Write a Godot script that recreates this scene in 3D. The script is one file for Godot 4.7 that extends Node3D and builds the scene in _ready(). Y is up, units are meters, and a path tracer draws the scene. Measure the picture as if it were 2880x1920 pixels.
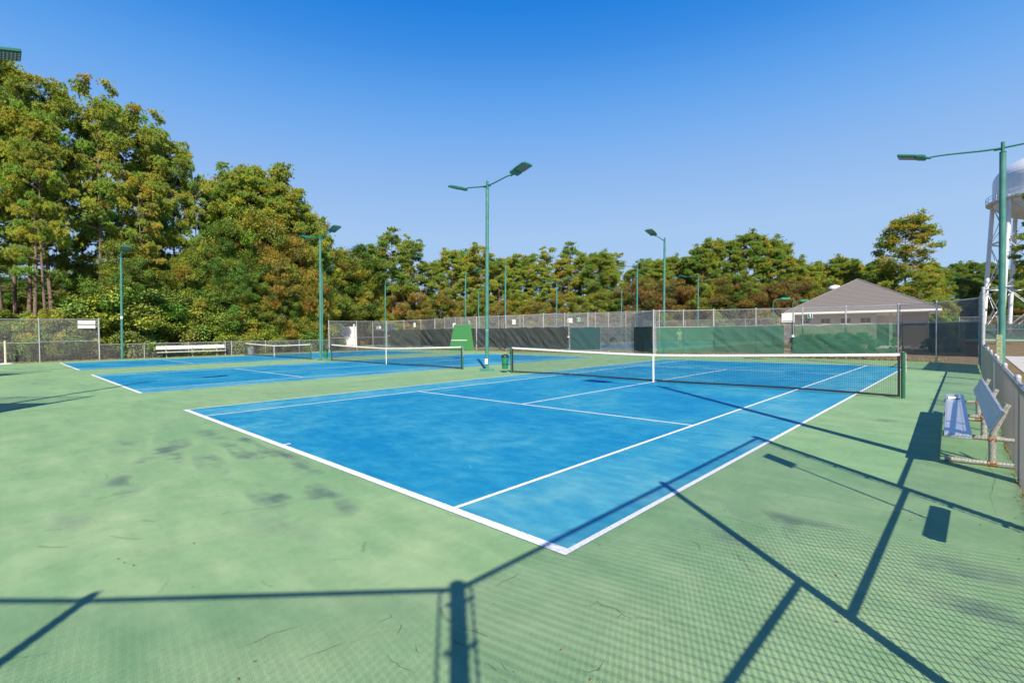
extends Node3D
# Tennis courts on a clear autumn day. Units are metres, y is up; x runs across the courts, z along them.
# The near baseline of the first court lies on z = 0, its right doubles sideline on x = 0.

const UPRIGHT := Vector3(0.0115, 1.0, -0.011)      # the courts drain to one side: plumb is a little off their normal
const DX := -0.773                                   # ground direction of the shadows
const DZ := -0.634
const COURT_X := [0.0, -15.95, -31.75]               # right doubles sidelines
const CW := 10.97
const CL := 23.77

var rng := RandomNumberGenerator.new()
var used := {}
var M := {}

# ------------------------------------------------------------------ mesh builder
class MB:
	var v := PackedVector3Array()
	var n := PackedVector3Array()
	var t := PackedVector2Array()
	var has_uv := false
	func tri(a: Vector3, b: Vector3, c: Vector3, na: Vector3, nb: Vector3, nc: Vector3) -> void:
		if (b - a).cross(c - a).dot(na + nb + nc) > 0.0:
			v.append(a); v.append(c); v.append(b)
			n.append(na); n.append(nc); n.append(nb)
		else:
			v.append(a); v.append(b); v.append(c)
			n.append(na); n.append(nb); n.append(nc)
	func flat(a: Vector3, b: Vector3, c: Vector3, out: Vector3) -> void:
		var k := (b - a).cross(c - a)
		if k.length_squared() < 1e-16:
			return
		k = k.normalized()
		if k.dot(out) < 0.0:
			k = -k
		tri(a, b, c, k, k, k)
	func quad(a: Vector3, b: Vector3, c: Vector3, d: Vector3, out: Vector3) -> void:
		flat(a, b, c, out)
		flat(a, c, d, out)
	func uvtri(a: Vector3, b: Vector3, c: Vector3, nn: Vector3, ua: Vector2, ub: Vector2, uc: Vector2) -> void:
		has_uv = true
		n.append(nn); n.append(nn); n.append(nn)
		if (b - a).cross(c - a).dot(nn) > 0.0:
			v.append(a); v.append(c); v.append(b)
			t.append(ua); t.append(uc); t.append(ub)
		else:
			v.append(a); v.append(b); v.append(c)
			t.append(ua); t.append(ub); t.append(uc)
	# box with chamfered edges
	func box(o: Vector3, s: Vector3, ch := 0.0, bs := Basis()) -> void:
		var h := s * 0.5
		if ch <= 0.0:
			for ax in 3:
				for sg in [-1.0, 1.0]:
					var q := []
					for k in [[-1.0, -1.0], [1.0, -1.0], [1.0, 1.0], [-1.0, 1.0]]:
						var p := Vector3.ZERO
						p[ax] = h[ax] * sg
						p[(ax + 1) % 3] = h[(ax + 1) % 3] * k[0]
						p[(ax + 2) % 3] = h[(ax + 2) % 3] * k[1]
						q.append(o + bs * p)
					var nn := Vector3.ZERO
					nn[ax] = sg
					quad(q[0], q[1], q[2], q[3], bs * nn)
			return
		var i := h - Vector3(ch, ch, ch)
		for ax in 3:
			var a1 := (ax + 1) % 3
			var a2 := (ax + 2) % 3
			for sg in [-1.0, 1.0]:
				var q := []
				for k in [[-1.0, -1.0], [1.0, -1.0], [1.0, 1.0], [-1.0, 1.0]]:
					var p := Vector3.ZERO
					p[ax] = h[ax] * sg
					p[a1] = i[a1] * k[0]
					p[a2] = i[a2] * k[1]
					q.append(o + bs * p)
				var nn := Vector3.ZERO
				nn[ax] = sg
				quad(q[0], q[1], q[2], q[3], bs * nn)
			for s1 in [-1.0, 1.0]:
				for s2 in [-1.0, 1.0]:
					var e := []
					for k in [-1.0, 1.0]:
						var p := Vector3.ZERO
						p[ax] = i[ax] * k
						p[a1] = h[a1] * s1
						p[a2] = i[a2] * s2
						e.append(o + bs * p)
					for k in [1.0, -1.0]:
						var p := Vector3.ZERO
						p[ax] = i[ax] * k
						p[a1] = i[a1] * s1
						p[a2] = h[a2] * s2
						e.append(o + bs * p)
					var nn := Vector3.ZERO
					nn[a1] = s1
					nn[a2] = s2
					quad(e[0], e[1], e[2], e[3], bs * nn)
		for sx in [-1.0, 1.0]:
			for sy in [-1.0, 1.0]:
				for sz in [-1.0, 1.0]:
					flat(o + bs * Vector3(h.x * sx, i.y * sy, i.z * sz), o + bs * Vector3(i.x * sx, h.y * sy, i.z * sz), o + bs * Vector3(i.x * sx, i.y * sy, h.z * sz), bs * Vector3(sx, sy, sz))
	# swept tube with smooth sides
	func tube(p: Array, r: Array, sides := 10, caps := true) -> void:
		var rings := []
		var norms := []
		var ref := Vector3.ZERO
		for i in p.size():
			var d: Vector3
			if i == 0:
				d = p[1] - p[0]
			elif i == p.size() - 1:
				d = p[i] - p[i - 1]
			else:
				d = (p[i + 1] - p[i]).normalized() + (p[i] - p[i - 1]).normalized()
			d = d.normalized()
			if i == 0:
				ref = Vector3.RIGHT if absf(d.x) < 0.8 else Vector3.FORWARD
			var a := (ref - d * ref.dot(d)).normalized()
			ref = a
			var b := d.cross(a)
			var ring := []
			var nr := []
			for k in sides:
				var w := TAU * k / sides
				var e := a * cos(w) + b * sin(w)
				nr.append(e)
				ring.append(p[i] + e * float(r[i] if i < r.size() else r[r.size() - 1]))
			rings.append(ring)
			norms.append(nr)
		for i in p.size() - 1:
			for k in sides:
				var k2 := (k + 1) % sides
				tri(rings[i][k], rings[i][k2], rings[i + 1][k2], norms[i][k], norms[i][k2], norms[i + 1][k2])
				tri(rings[i][k], rings[i + 1][k2], rings[i + 1][k], norms[i][k], norms[i + 1][k2], norms[i + 1][k])
		if caps:
			for e in [0, p.size() - 1]:
				var out: Vector3 = (p[0] - p[1]) if e == 0 else (p[e] - p[e - 1])
				for k in sides:
					flat(p[e], rings[e][k], rings[e][(k + 1) % sides], out)
	# profile of (radius, height) turned about y
	func lathe(o: Vector3, prof: Array, sides := 24) -> void:
		for i in prof.size() - 1:
			var a: Vector2 = prof[i]
			var b: Vector2 = prof[i + 1]
			var d := b - a
			if d.length() < 1e-6:
				continue
			var nn := Vector2(d.y, -d.x).normalized()
			for k in sides:
				var w0 := TAU * k / sides
				var w1 := TAU * (k + 1) / sides
				var c0 := Vector3(cos(w0), 0, sin(w0))
				var c1 := Vector3(cos(w1), 0, sin(w1))
				var n0 := c0 * nn.x + Vector3.UP * nn.y
				var n1 := c1 * nn.x + Vector3.UP * nn.y
				var pa0 := o + c0 * a.x + Vector3.UP * a.y
				var pa1 := o + c1 * a.x + Vector3.UP * a.y
				var pb0 := o + c0 * b.x + Vector3.UP * b.y
				var pb1 := o + c1 * b.x + Vector3.UP * b.y
				if a.x > 1e-5:
					tri(pa0, pa1, pb1, n0, n1, n1)
				if b.x > 1e-5:
					tri(pa0, pb1, pb0, n0, n1, n0)
	# thin three-sided rod
	func rod(a: Vector3, b: Vector3, r: float) -> void:
		var d := (b - a).normalized()
		var x := (Vector3.UP if absf(d.y) < 0.9 else Vector3.RIGHT).cross(d).normalized()
		var y := d.cross(x)
		var e := [x * r, (x * -0.5 + y * 0.866) * r, (x * -0.5 - y * 0.866) * r]
		for k in 3:
			var e0: Vector3 = e[k]
			var e1: Vector3 = e[(k + 1) % 3]
			var n0 := e0.normalized()
			var n1 := e1.normalized()
			tri(a + e0, a + e1, b + e1, n0, n1, n1)
			tri(a + e0, b + e1, b + e0, n0, n1, n0)
	func done() -> ArrayMesh:
		var arr := []
		arr.resize(Mesh.ARRAY_MAX)
		arr[Mesh.ARRAY_VERTEX] = v
		arr[Mesh.ARRAY_NORMAL] = n
		if has_uv:
			arr[Mesh.ARRAY_TEX_UV] = t
		var m := ArrayMesh.new()
		m.add_surface_from_arrays(Mesh.PRIMITIVE_TRIANGLES, arr)
		return m

# ------------------------------------------------------------------ object helpers
func numbered(called: String) -> String:
	if not used.has(called):
		used[called] = 0
		return called
	used[called] += 1
	return "%s_%03d" % [called, used[called]]

func tag(o: Node, label: String, category: String, group := "", kind := "") -> Node:
	if label: o.set_meta("label", label)
	if category: o.set_meta("category", category)
	if group: o.set_meta("group", group)
	if kind: o.set_meta("kind", kind)
	return o

func thing(called: String, label: String, category: String, at := Vector3.ZERO, turn := 0.0, group := "") -> Node3D:
	var o := Node3D.new()
	o.name = numbered(called)
	add_child(o)
	o.position = at
	o.rotation.y = turn
	tag(o, label, category, group)
	return o

func part(parent: Node, called: String, mesh: Mesh, m: Material, at := Vector3.ZERO) -> MeshInstance3D:
	var o := MeshInstance3D.new()
	o.name = called
	o.mesh = mesh
	o.material_override = m
	o.position = at
	o.cast_shadow = GeometryInstance3D.SHADOW_CASTING_SETTING_ON
	parent.add_child(o, true)
	return o

func structure(called: String, mesh: Mesh, m: Material, at := Vector3.ZERO) -> MeshInstance3D:
	var o := part(self, numbered(called), mesh, m, at)
	o.set_meta("kind", "structure")
	return o

func copy(o: Node3D, base: String, label: String, group: String, at: Vector3, turn := 0.0) -> Node3D:
	var c: Node3D = o.duplicate()
	c.name = numbered(base)
	add_child(c)
	c.position = at
	c.rotation.y = turn
	tag(c, label, "", group)
	return c

# ------------------------------------------------------------------ materials
func lin(r: float, g: float, b: float) -> Color:
	return Color(r, g, b).linear_to_srgb()

func plain(c: Color, rough := 0.7, metal := 0.0) -> StandardMaterial3D:
	var m := StandardMaterial3D.new()
	m.albedo_color = c
	m.roughness = rough
	m.metallic = metal
	return m

func noise_tex(c: Array, at: Array, freq: float, seed_: int, octaves := 4, size := 512) -> NoiseTexture2D:
	var f := FastNoiseLite.new()
	f.noise_type = FastNoiseLite.TYPE_SIMPLEX_SMOOTH
	f.frequency = freq
	f.fractal_octaves = octaves
	f.seed = seed_
	var g := Gradient.new()
	g.offsets = PackedFloat32Array(at)
	g.colors = PackedColorArray(c)
	var t := NoiseTexture2D.new()
	t.width = size
	t.height = size
	t.seamless = true
	t.noise = f
	t.color_ramp = g
	return t

# uneven paint or stone: colour wanders between the given ones, in world space
func mottled(c: Array, at: Array, scale: float, rough := 0.8, metal := 0.0, seed_ := 3, freq := 0.012, octaves := 4) -> StandardMaterial3D:
	var m := StandardMaterial3D.new()
	m.albedo_texture = noise_tex(c, at, freq, seed_, octaves)
	m.uv1_triplanar = true
	m.uv1_world_triplanar = true
	m.uv1_scale = Vector3.ONE * scale
	m.roughness = rough
	m.metallic = metal
	return m

func cloth(c: Color, alpha: float) -> StandardMaterial3D:
	var m := plain(Color(c.r, c.g, c.b, alpha), 0.75)
	m.transparency = BaseMaterial3D.TRANSPARENCY_ALPHA
	m.metallic_specular = 0.3
	return m

func foliage(c: Color) -> StandardMaterial3D:
	var m := plain(c, 0.6)
	m.vertex_color_use_as_albedo = true
	m.metallic_specular = 0.25
	m.backlight_enabled = true
	m.backlight = Color(0.26, 0.3, 0.12)
	m.cull_mode = BaseMaterial3D.CULL_DISABLED
	return m

func make_materials() -> void:
	M.galv = mottled([lin(.32, .325, .345), lin(.41, .415, .43), lin(.48, .485, .50)], [0.25, 0.5, 0.8], 1.3, 0.5, 0.25)
	M.wire = plain(lin(.42, .42, .45), 0.5, 0.2)
	M.pole_green = mottled([lin(.035, .16, .135), lin(.055, .20, .165), lin(.08, .23, .19)], [0.2, 0.5, 0.85], 0.35, 0.45)
	M.lamp_green = plain(lin(.018, .15, .10), 0.45)
	M.lamp_under = plain(lin(.05, .06, .055), 0.5)
	M.lens = plain(lin(.62, .66, .66), 0.25)
	M.post_green = mottled([lin(.02, .085, .045), lin(.03, .12, .065)], [0.3, 0.7], 2.0, 0.45)
	M.net_black = plain(lin(.012, .013, .015), 0.8)
	M.white_band = mottled([lin(.70, .69, .66), lin(.82, .82, .80)], [0.3, 0.6], 1.2, 0.8)
	M.white = plain(lin(.80, .80, .79), 0.6)
	M.line = mottled([lin(.44, .47, .46), lin(.64, .65, .64), lin(.74, .74, .73), lin(.80, .80, .79)], [0.14, 0.27, 0.45, 0.8], 1.4, 0.8, 0.0, 8, 0.03, 5)
	M.alu = mottled([lin(.52, .55, .60), lin(.62, .65, .69)], [0.3, 0.7], 2.5, 0.38, 0.55)
	M.alu_white = mottled([lin(.58, .58, .55), lin(.74, .73, .70)], [0.3, 0.7], 1.2, 0.55, 0.0)
	M.frame = mottled([lin(.34, .16, .06), lin(.30, .28, .25), lin(.37, .36, .33), lin(.44, .43, .41)], [0.17, 0.26, 0.5, 0.8], 2.6, 0.6, 0.1, 21, 0.02)
	M.rust = mottled([lin(.20, .07, .025), lin(.38, .15, .05), lin(.46, .26, .13)], [0.25, 0.5, 0.8], 6.0, 0.85, 0.0, 5)
	M.black = plain(lin(.02, .02, .022), 0.5)
	M.bin_green = plain(lin(.012, .18, .09), 0.4)
	M.board_green = mottled([lin(.032, .17, .05), lin(.05, .235, .075), lin(.09, .29, .12)], [0.2, 0.5, 0.85], 0.9, 0.75, 0.0, 17, 0.03)
	M.bark = mottled([lin(.085, .06, .045), lin(.17, .12, .09), lin(.27, .19, .14)], [0.25, 0.5, 0.8], 0.55, 0.95, 0.0, 4, 0.03)
	M.bark_grey = mottled([lin(.07, .06, .05), lin(.14, .125, .105), lin(.22, .20, .17)], [0.25, 0.5, 0.8], 0.7, 0.95, 0.0, 6, 0.03)
	M.wood = mottled([lin(.20, .24, .12), lin(.30, .34, .18), lin(.36, .36, .24)], [0.25, 0.5, 0.8], 1.8, 0.9, 0.0, 9)
	M.leather = plain(lin(.23, .14, .08), 0.8)

func _ready() -> void:
	rng.seed = 20251107
	var cam := Camera3D.new()
	cam.name = "camera"
	cam.fov = 69.47
	cam.near = 0.05
	cam.far = 1500.0
	add_child(cam)
	cam.position = Vector3(2.2545, 1.6857, 2.9158)
	cam.rotation = Vector3(-0.0188, 0.7614, -0.0130)
	cam.current = true

	var env := Environment.new()
	env.background_mode = Environment.BG_SKY
	var sm := PanoramaSkyMaterial.new()
	sm.panorama = ImageTexture.create_from_image(clear_sky())
	var sky := Sky.new()
	sky.sky_material = sm
	env.sky = sky
	env.tonemap_mode = Environment.TONE_MAPPER_LINEAR
	env.tonemap_exposure = 1.5
	env.sdfgi_enabled = true
	env.ssao_enabled = true
	env.ssil_enabled = true
	var we := WorldEnvironment.new()
	we.name = "world_environment"
	we.environment = env
	add_child(we)

	var sun := DirectionalLight3D.new()
	sun.name = "sun"
	sun.light_energy = 1.6
	sun.light_color = Color(1.0, 0.955, 0.87)
	sun.light_angular_distance = 0.53
	sun.shadow_enabled = true
	add_child(sun)
	var el := deg_to_rad(39.2)
	var to := Vector3(DX * cos(el), -sin(el), DZ * cos(el))
	sun.look_at_from_position(Vector3.ZERO, to, Vector3.UP)

	make_materials()
	build_ground()
	build_courts()
	build_fences()
	build_nets()
	build_poles()
	build_furniture()
	build_building()
	build_tower()
	build_trees()
	build_small()

# cloudless autumn sky: deep blue overhead, paler towards the horizon, the same in every direction
func clear_sky() -> Image:
	var el := [0.0, 5.0, 11.0, 12.9, 17.5, 21.1, 25.5, 29.3, 33.1, 40.0, 55.0, 90.0]
	var col := [[.45, .64, .90], [.42, .615, .895], [.376, .578, .88], [.342, .546, .871], [.262, .480, .862], [.188, .429, .865], [.107, .352, .831], [.050, .275, .775], [.020, .225, .73], [.008, .165, .64], [.005, .115, .50], [.004, .085, .38]]
	var im := Image.create(64, 512, false, Image.FORMAT_RGBF)
	for j in 512:
		var e := 90.0 - (j + .5) / 512.0 * 180.0
		var c := Color(.10, .12, .08)
		if e >= 0.0:
			var k := 0
			while k < el.size() - 2 and e > el[k + 1]: k += 1
			var t: float = (e - el[k]) / (el[k + 1] - el[k])
			c = Color(lerpf(col[k][0], col[k + 1][0], t), lerpf(col[k][1], col[k + 1][1], t), lerpf(col[k][2], col[k + 1][2], t)) * (1.0 / 1.5)
		for i in 64:
			im.set_pixel(i, j, c)
	return im

# ------------------------------------------------------------------ ground and courts
func fence_x(z: float) -> float:
	return 2.66 + 0.0165 * z if z < -2.85 else 2.613 + 0.002 * (z + 2.85)

func noise_bytes(w: int, h: int, freq: float, seed_: int, octaves := 4, sx := 1.0, sy := 1.0) -> PackedByteArray:
	var f := FastNoiseLite.new()
	f.noise_type = FastNoiseLite.TYPE_SIMPLEX_SMOOTH
	f.frequency = freq
	f.fractal_octaves = octaves
	f.seed = seed_
	var im := f.get_image(maxi(8, int(w / sx)), maxi(8, int(h / sy)), false, false, true)
	im.resize(w, h, Image.INTERPOLATE_CUBIC)
	im.convert(Image.FORMAT_L8)
	return im.get_data()

func grain(m: StandardMaterial3D, scale: float, dark: float, seed_: int) -> void:
	m.detail_enabled = true
	m.detail_blend_mode = BaseMaterial3D.BLEND_MODE_MUL
	m.detail_uv_layer = BaseMaterial3D.DETAIL_UV_2
	m.uv2_triplanar = true
	m.uv2_world_triplanar = true
	m.uv2_scale = Vector3.ONE * scale
	m.detail_albedo = noise_tex([Color(dark, dark, dark), Color(1, 1, 1), Color(1, 1, 1)], [0.22, 0.55, 1.0], 0.09, seed_, 3, 1024)

# scuffed acrylic: two greens in drifts, rubbed streaks, and grey stains where the photograph has them
func green_texture(x0: float, z0: float, w: int, h: int, px: float, stains: Array, rubbed := []) -> ImageTexture:
	var big := noise_bytes(w, h, px * 0.28, 11, 4)
	var mid := noise_bytes(w, h, px * 1.1, 12, 4, 1.0, 1.0)
	var streak := noise_bytes(w, h, px * 2.4, 13, 4, 3.2, 1.0)
	var streak2 := noise_bytes(w, h, px * 3.2, 15, 4, 1.0, 2.6)
	var fine := noise_bytes(w, h, px * 9.0, 14, 2)
	var dark := PackedFloat32Array()
	dark.resize(w * h)
	for s in stains:
		var c := cos(float(s[4]))
		var sn := sin(float(s[4]))
		var reach: float = maxf(s[2], s[3])
		for j in range(maxi(0, int((s[1] - reach - z0) / px)), mini(h, int((s[1] + reach - z0) / px) + 1)):
			for i in range(maxi(0, int((s[0] - reach - x0) / px)), mini(w, int((s[0] + reach - x0) / px) + 1)):
				var dx: float = x0 + i * px - s[0]
				var dz: float = z0 + j * px - s[1]
				var a: float = (dx * c + dz * sn) / s[2]
				var b: float = (-dx * sn + dz * c) / s[3]
				var q := a * a + b * b
				if q < 1.0:
					dark[j * w + i] = minf(1.0, dark[j * w + i] + s[5] * (1.0 - q))
	var pale := PackedFloat32Array()
	pale.resize(w * h)
	for s in rubbed:
		for j in range(maxi(0, int((s[1] - s[3] - z0) / px)), mini(h, int((s[1] + s[3] - z0) / px) + 1)):
			for i in range(maxi(0, int((s[0] - s[2] - x0) / px)), mini(w, int((s[0] + s[2] - x0) / px) + 1)):
				var a: float = (x0 + i * px - s[0]) / s[2]
				var b: float = (z0 + j * px - s[1]) / s[3]
				var q := a * a + b * b
				if q < 1.0:
					pale[j * w + i] = maxf(pale[j * w + i], s[4] * (1.0 - q))
	var out := PackedByteArray()
	out.resize(w * h * 3)
	for k in w * h:
		var m1 := big[k] / 255.0
		var m2 := mid[k] / 255.0
		var s1 := streak[k] / 255.0
		var s2 := streak2[k] / 255.0
		var worn := clampf((m1 - 0.5) * 0.55 + (m2 - 0.5) * 0.45 + (s1 - 0.5) * 0.4 + 0.54, 0.0, 1.0)
		if pale[k] > 0.0:
			worn += pale[k] * 0.55 * clampf(m2 * 0.7 + s1 * 0.7 - 0.15, 0.0, 1.0)
		var lum := 1.0 + (fine[k] / 255.0 - 0.5) * 0.05 + (s1 - 0.5) * 0.06 + (s2 - 0.5) * 0.05
		var r := (0.465 + 0.110 * worn) * lum
		var g := (0.633 + 0.055 * worn) * lum
		var b := (0.450 + 0.060 * worn) * lum
		var d := dark[k]
		if d > 0.0:
			d *= clampf((s1 * 0.75 + s2 * 0.35 + m2 * 0.45 - 0.68) * 2.6, 0.0, 1.0)
			r += (0.28 - r) * d * 0.72
			g += (0.37 - g) * d * 0.72
			b += (0.35 - b) * d * 0.72
		out[k * 3] = clampi(int(r * 255.0), 0, 255)
		out[k * 3 + 1] = clampi(int(g * 255.0), 0, 255)
		out[k * 3 + 2] = clampi(int(b * 255.0), 0, 255)
	if not rubbed.is_empty():
		scuffs(out, w, h, px, 260, 5, .4, 0.0)
	return ImageTexture.create_from_image(Image.create_from_data(w, h, false, Image.FORMAT_RGB8, out))

# short rubbed strokes left by shoes and balls, darker or paler than the paint under them
func scuffs(out: PackedByteArray, w: int, h: int, px: float, count: int, seed_: int, most: float, light: float) -> void:
	var r := RandomNumberGenerator.new()
	r.seed = seed_
	for n in count:
		var p := Vector2(r.randf() * w, r.randf() * h)
		var a := r.randf() * TAU
		var bend := r.randf_range(-.03, .03)
		var steps := int(r.randf_range(.04, most) / px)
		var k := r.randf_range(.86, .95) if r.randf() < 1.0 - light else r.randf_range(1.03, 1.09)
		var wide := 1 if r.randf() < .75 else 2
		for s in steps:
			p += Vector2.from_angle(a)
			a += bend
			for q in wide:
				var x := int(p.x)
				var y := int(p.y) + q
				if x < 0 or y < 0 or x >= w or y >= h: continue
				for c in 3:
					var i := (y * w + x) * 3 + c
					out[i] = clampi(int(out[i] * k + (6.0 if k > 1.0 else 0.0)), 0, 255)

# blue acrylic of one court, u across from the left doubles line, v from the far baseline; the alleys are rubbed paler
func blue_texture(w: int, h: int, seed_: int) -> ImageTexture:
	var px := CW / w
	var big := noise_bytes(w, h, px * 0.33, seed_, 4)
	var mid := noise_bytes(w, h, px * 1.3, seed_ + 1, 4)
	var streak := noise_bytes(w, h, px * 4.0, seed_ + 2, 4, 2.0, 1.0)
	var patch := noise_bytes(w, h, px * 0.8, seed_ + 3, 3, 1.0, 2.2)
	var fine := noise_bytes(w, h, px * 9.0, seed_ + 4, 2)
	var out := PackedByteArray()
	out.resize(w * h * 3)
	for j in h:
		for i in w:
			var k := j * w + i
			var x := i * px
			var m1 := big[k] / 255.0
			var m2 := mid[k] / 255.0
			var s1 := streak[k] / 255.0
			var p1 := patch[k] / 255.0
			var alley := 0.38 if (x < 1.372 or x > CW - 1.372) else 0.0
			var worn := clampf((m1 - 0.5) * 0.7 + (m2 - 0.5) * 0.35 + (s1 - 0.5) * 0.42 + alley + 0.31, 0.0, 1.0)
			if p1 > 0.66:
				worn = minf(1.0, worn + (p1 - 0.66) * 1.2)
			var lum := 1.0 + (fine[k] / 255.0 - 0.5) * 0.06 + (s1 - 0.5) * 0.05
			var r := (0.012 + 0.33 * worn) * lum
			var g := (0.485 + 0.145 * worn) * lum
			var b := (0.675 + 0.035 * worn) * lum
			out[k * 3] = clampi(int(r * 255.0), 0, 255)
			out[k * 3 + 1] = clampi(int(g * 255.0), 0, 255)
			out[k * 3 + 2] = clampi(int(b * 255.0), 0, 255)
	scuffs(out, w, h, px, 700 if w > 600 else 200, seed_ + 9, .3, 0.35)
	return ImageTexture.create_from_image(Image.create_from_data(w, h, false, Image.FORMAT_RGB8, out))

# flat polygon slab with uv over the given rectangle and a skirt down to the ground
func slab(poly: PackedVector2Array, y: float, r: Rect2, skirt := 0.0) -> ArrayMesh:
	var mb := MB.new()
	var ix := Geometry2D.triangulate_polygon(poly)
	for k in range(0, ix.size(), 3):
		var p := []
		var u := []
		for q in 3:
			var a := poly[ix[k + q]]
			p.append(Vector3(a.x, y, a.y))
			u.append(Vector2((a.x - r.position.x) / r.size.x, (a.y - r.position.y) / r.size.y))
		mb.uvtri(p[0], p[1], p[2], Vector3.UP, u[0], u[1], u[2])
	if skirt > 0.0:
		var mid := Vector2.ZERO
		for a in poly: mid += a / poly.size()
		for k in poly.size():
			var a := poly[k]
			var b := poly[(k + 1) % poly.size()]
			var out := Vector3((a + b).x / 2 - mid.x, 0, (a + b).y / 2 - mid.y)
			var dd := Vector3(b.x - a.x, 0, b.y - a.y)
			var nn := dd.cross(Vector3.UP).normalized()
			if nn.dot(out) < 0: nn = -nn
			var ua := Vector2((a.x - r.position.x) / r.size.x, (a.y - r.position.y) / r.size.y)
			var ub := Vector2((b.x - r.position.x) / r.size.x, (b.y - r.position.y) / r.size.y)
			mb.uvtri(Vector3(a.x, y, a.y), Vector3(b.x, y, b.y), Vector3(b.x, y - skirt, b.y), nn, ua, ub, ub)
			mb.uvtri(Vector3(a.x, y, a.y), Vector3(b.x, y - skirt, b.y), Vector3(a.x, y - skirt, a.y), nn, ua, ub, ua)
	return mb.done()

func build_ground() -> void:
	var g := mottled([lin(.17, .11, .05), lin(.22, .15, .06), lin(.27, .19, .08), lin(.21, .18, .07)], [0.2, 0.45, 0.62, 0.85], 0.17, 0.95, 0.0, 31, 0.02, 6)
	grain(g, 1.1, 0.45, 32)
	var p := PackedVector2Array([Vector2(-700, -700), Vector2(700, -700), Vector2(700, 700), Vector2(-700, 700)])
	structure("ground", slab(p, -0.03, Rect2(0, 0, 1, 1)), g)

	# first court: stains lie where the photograph shows them
	var stains := []
	for s in [[-5.77, 1.42, .75, .30, .2, 1.0], [-5.19, .97, .6, .22, .1, .9], [-6.73, .33, .9, .35, 0, 1.0], [-5.68, .36, .7, .3, .2, 1.1], [-5.15, .48, .5, .2, .1, 1.1], [-4.79, .16, .7, .2, 0, 1.0], [-3.41, .25, .6, .22, 0, 1.0], [-7.02, .99, .8, .3, .1, .7], [-5.22, 1.75, .8, .3, .3, .7], [-3.23, .93, .4, .25, .1, 1.0], [-2.53, .61, .4, .3, .1, .9], [-3.08, .54, .4, .2, .1, .8], [-7.48, 1.51, .7, .3, .2, .6], [-6.09, 1.28, .6, .25, .1, .8], [-4.38, 2.25, .8, .3, .3, .5], [-8.5, .6, 1.0, .4, .1, .45], [.55, -8.32, .9, .3, .3, .7], [.91, -1.77, .35, .3, .5, .55], [1.34, -1.81, .4, .3, .2, .7], [.72, -1.1, .35, .35, .2, .55], [2.15, -1.5, .35, .6, .3, .7], [2.35, -.8, .3, .7, .3, .7], [1.9, -12, .8, .4, .1, .5], [-2.2, 1.2, .7, .4, .2, .4], [-12.6, -3.0, .8, 2.2, .2, .35]]:
		stains.append([s[0], s[1], s[2] * 1.5, s[3] * 0.9, s[4], s[5] * 1.15])
	var near := Rect2(-14.0, -13.0, 16.7, 18.4)
	var px := 0.0135
	var m1 := StandardMaterial3D.new()
	m1.albedo_texture = green_texture(-14.0, -13.0, int(16.7 / px), int(18.4 / px), px, stains, [[.3, 1.3, 3.2, 2.2, 1.0], [1.3, -1.0, 1.5, 2.2, .8], [-2.6, 2.4, 3.5, 1.6, .9], [-6.5, 2.6, 4.0, 1.6, .6], [-12.6, -4.0, 1.2, 7.0, .5]])
	m1.roughness = 0.72
	m1.metallic_specular = 0.35
	grain(m1, 1.6, 0.74, 41)
	var poly := PackedVector2Array([Vector2(-14, 5.4), Vector2(-14, -13)])
	var z := -13.0
	while z < 3.3:
		poly.append(Vector2(fence_x(z) - 0.02 + rng.randf_range(-0.05, 0.03), z))
		z += 0.31
	poly.append_array(PackedVector2Array([Vector2(2.6, 3.4), Vector2(0.8, 5.2), Vector2(0.5, 5.4)]))
	structure("court_pavement", slab(poly, 0.0, near, 0.06), m1)

	var far := Rect2(-46.0, -28.4, 49.0, 34.0)
	var m2 := StandardMaterial3D.new()
	m2.albedo_texture = green_texture(-46.0, -28.4, 900, 624, 49.0 / 900.0, [[-24, 1.8, 3, 1, .1, .7], [-18, 2.4, 3, .8, .1, .5], [-20, .9, 2, .5, 0, .6], [-37, 1.6, 3, 1, .1, .7], [1.0, -17, 1.5, .7, .2, .7], [.6, -22, 1.5, .7, .2, .5]])
	m2.roughness = 0.72
	m2.metallic_specular = 0.35
	grain(m2, 0.8, 0.86, 42)
	var q := PackedVector2Array([Vector2(-45.4, 5.4), Vector2(-45.4, -19), Vector2(-43.6, -26.4), Vector2(-42, -27.6), Vector2(-14, -27.9), Vector2(-14, 5.4)])
	structure("court_pavement", slab(q, 0.0, far, 0.06), m2)
	var q2 := PackedVector2Array([Vector2(-14, -13), Vector2(-14, -27.9), Vector2(-11, -28.3), Vector2(-0.4, -28.3)])
	q2.append(Vector2(0.72, -27.9))
	q2.append(Vector2(2.0, -26.9))
	z = -26.6
	while z < -13.0:
		q2.append(Vector2(fence_x(z) - 0.02 + rng.randf_range(-0.05, 0.03), z))
		z += 0.4
	q2.append(Vector2(fence_x(-13.0), -13.0))
	structure("court_pavement", slab(q2, 0.0, far, 0.06), m2)

	# the next row of courts behind the windscreens
	var m3 := mottled([lin(.18, .36, .19), lin(.25, .42, .24)], [0.3, 0.7], 0.2, 0.8)
	structure("court_pavement", slab(PackedVector2Array([Vector2(-64, -34), Vector2(-64, -66), Vector2(-17, -66), Vector2(-17, -34)]), -0.005, far, 0.04), m3)
	structure("court_pavement", slab(PackedVector2Array([Vector2(1, -74), Vector2(1, -100), Vector2(40, -100), Vector2(40, -74)]), -0.005, far, 0.04), m3)
	var drive := mottled([lin(.42, .41, .39), lin(.52, .51, .48)], [0.3, 0.7], 0.3, 0.9)
	structure("path", slab(PackedVector2Array([Vector2(3.6, -8), Vector2(3.2, -36), Vector2(5.6, -36), Vector2(6.2, -8)]), -0.012, far, 0.02), drive)

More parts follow.
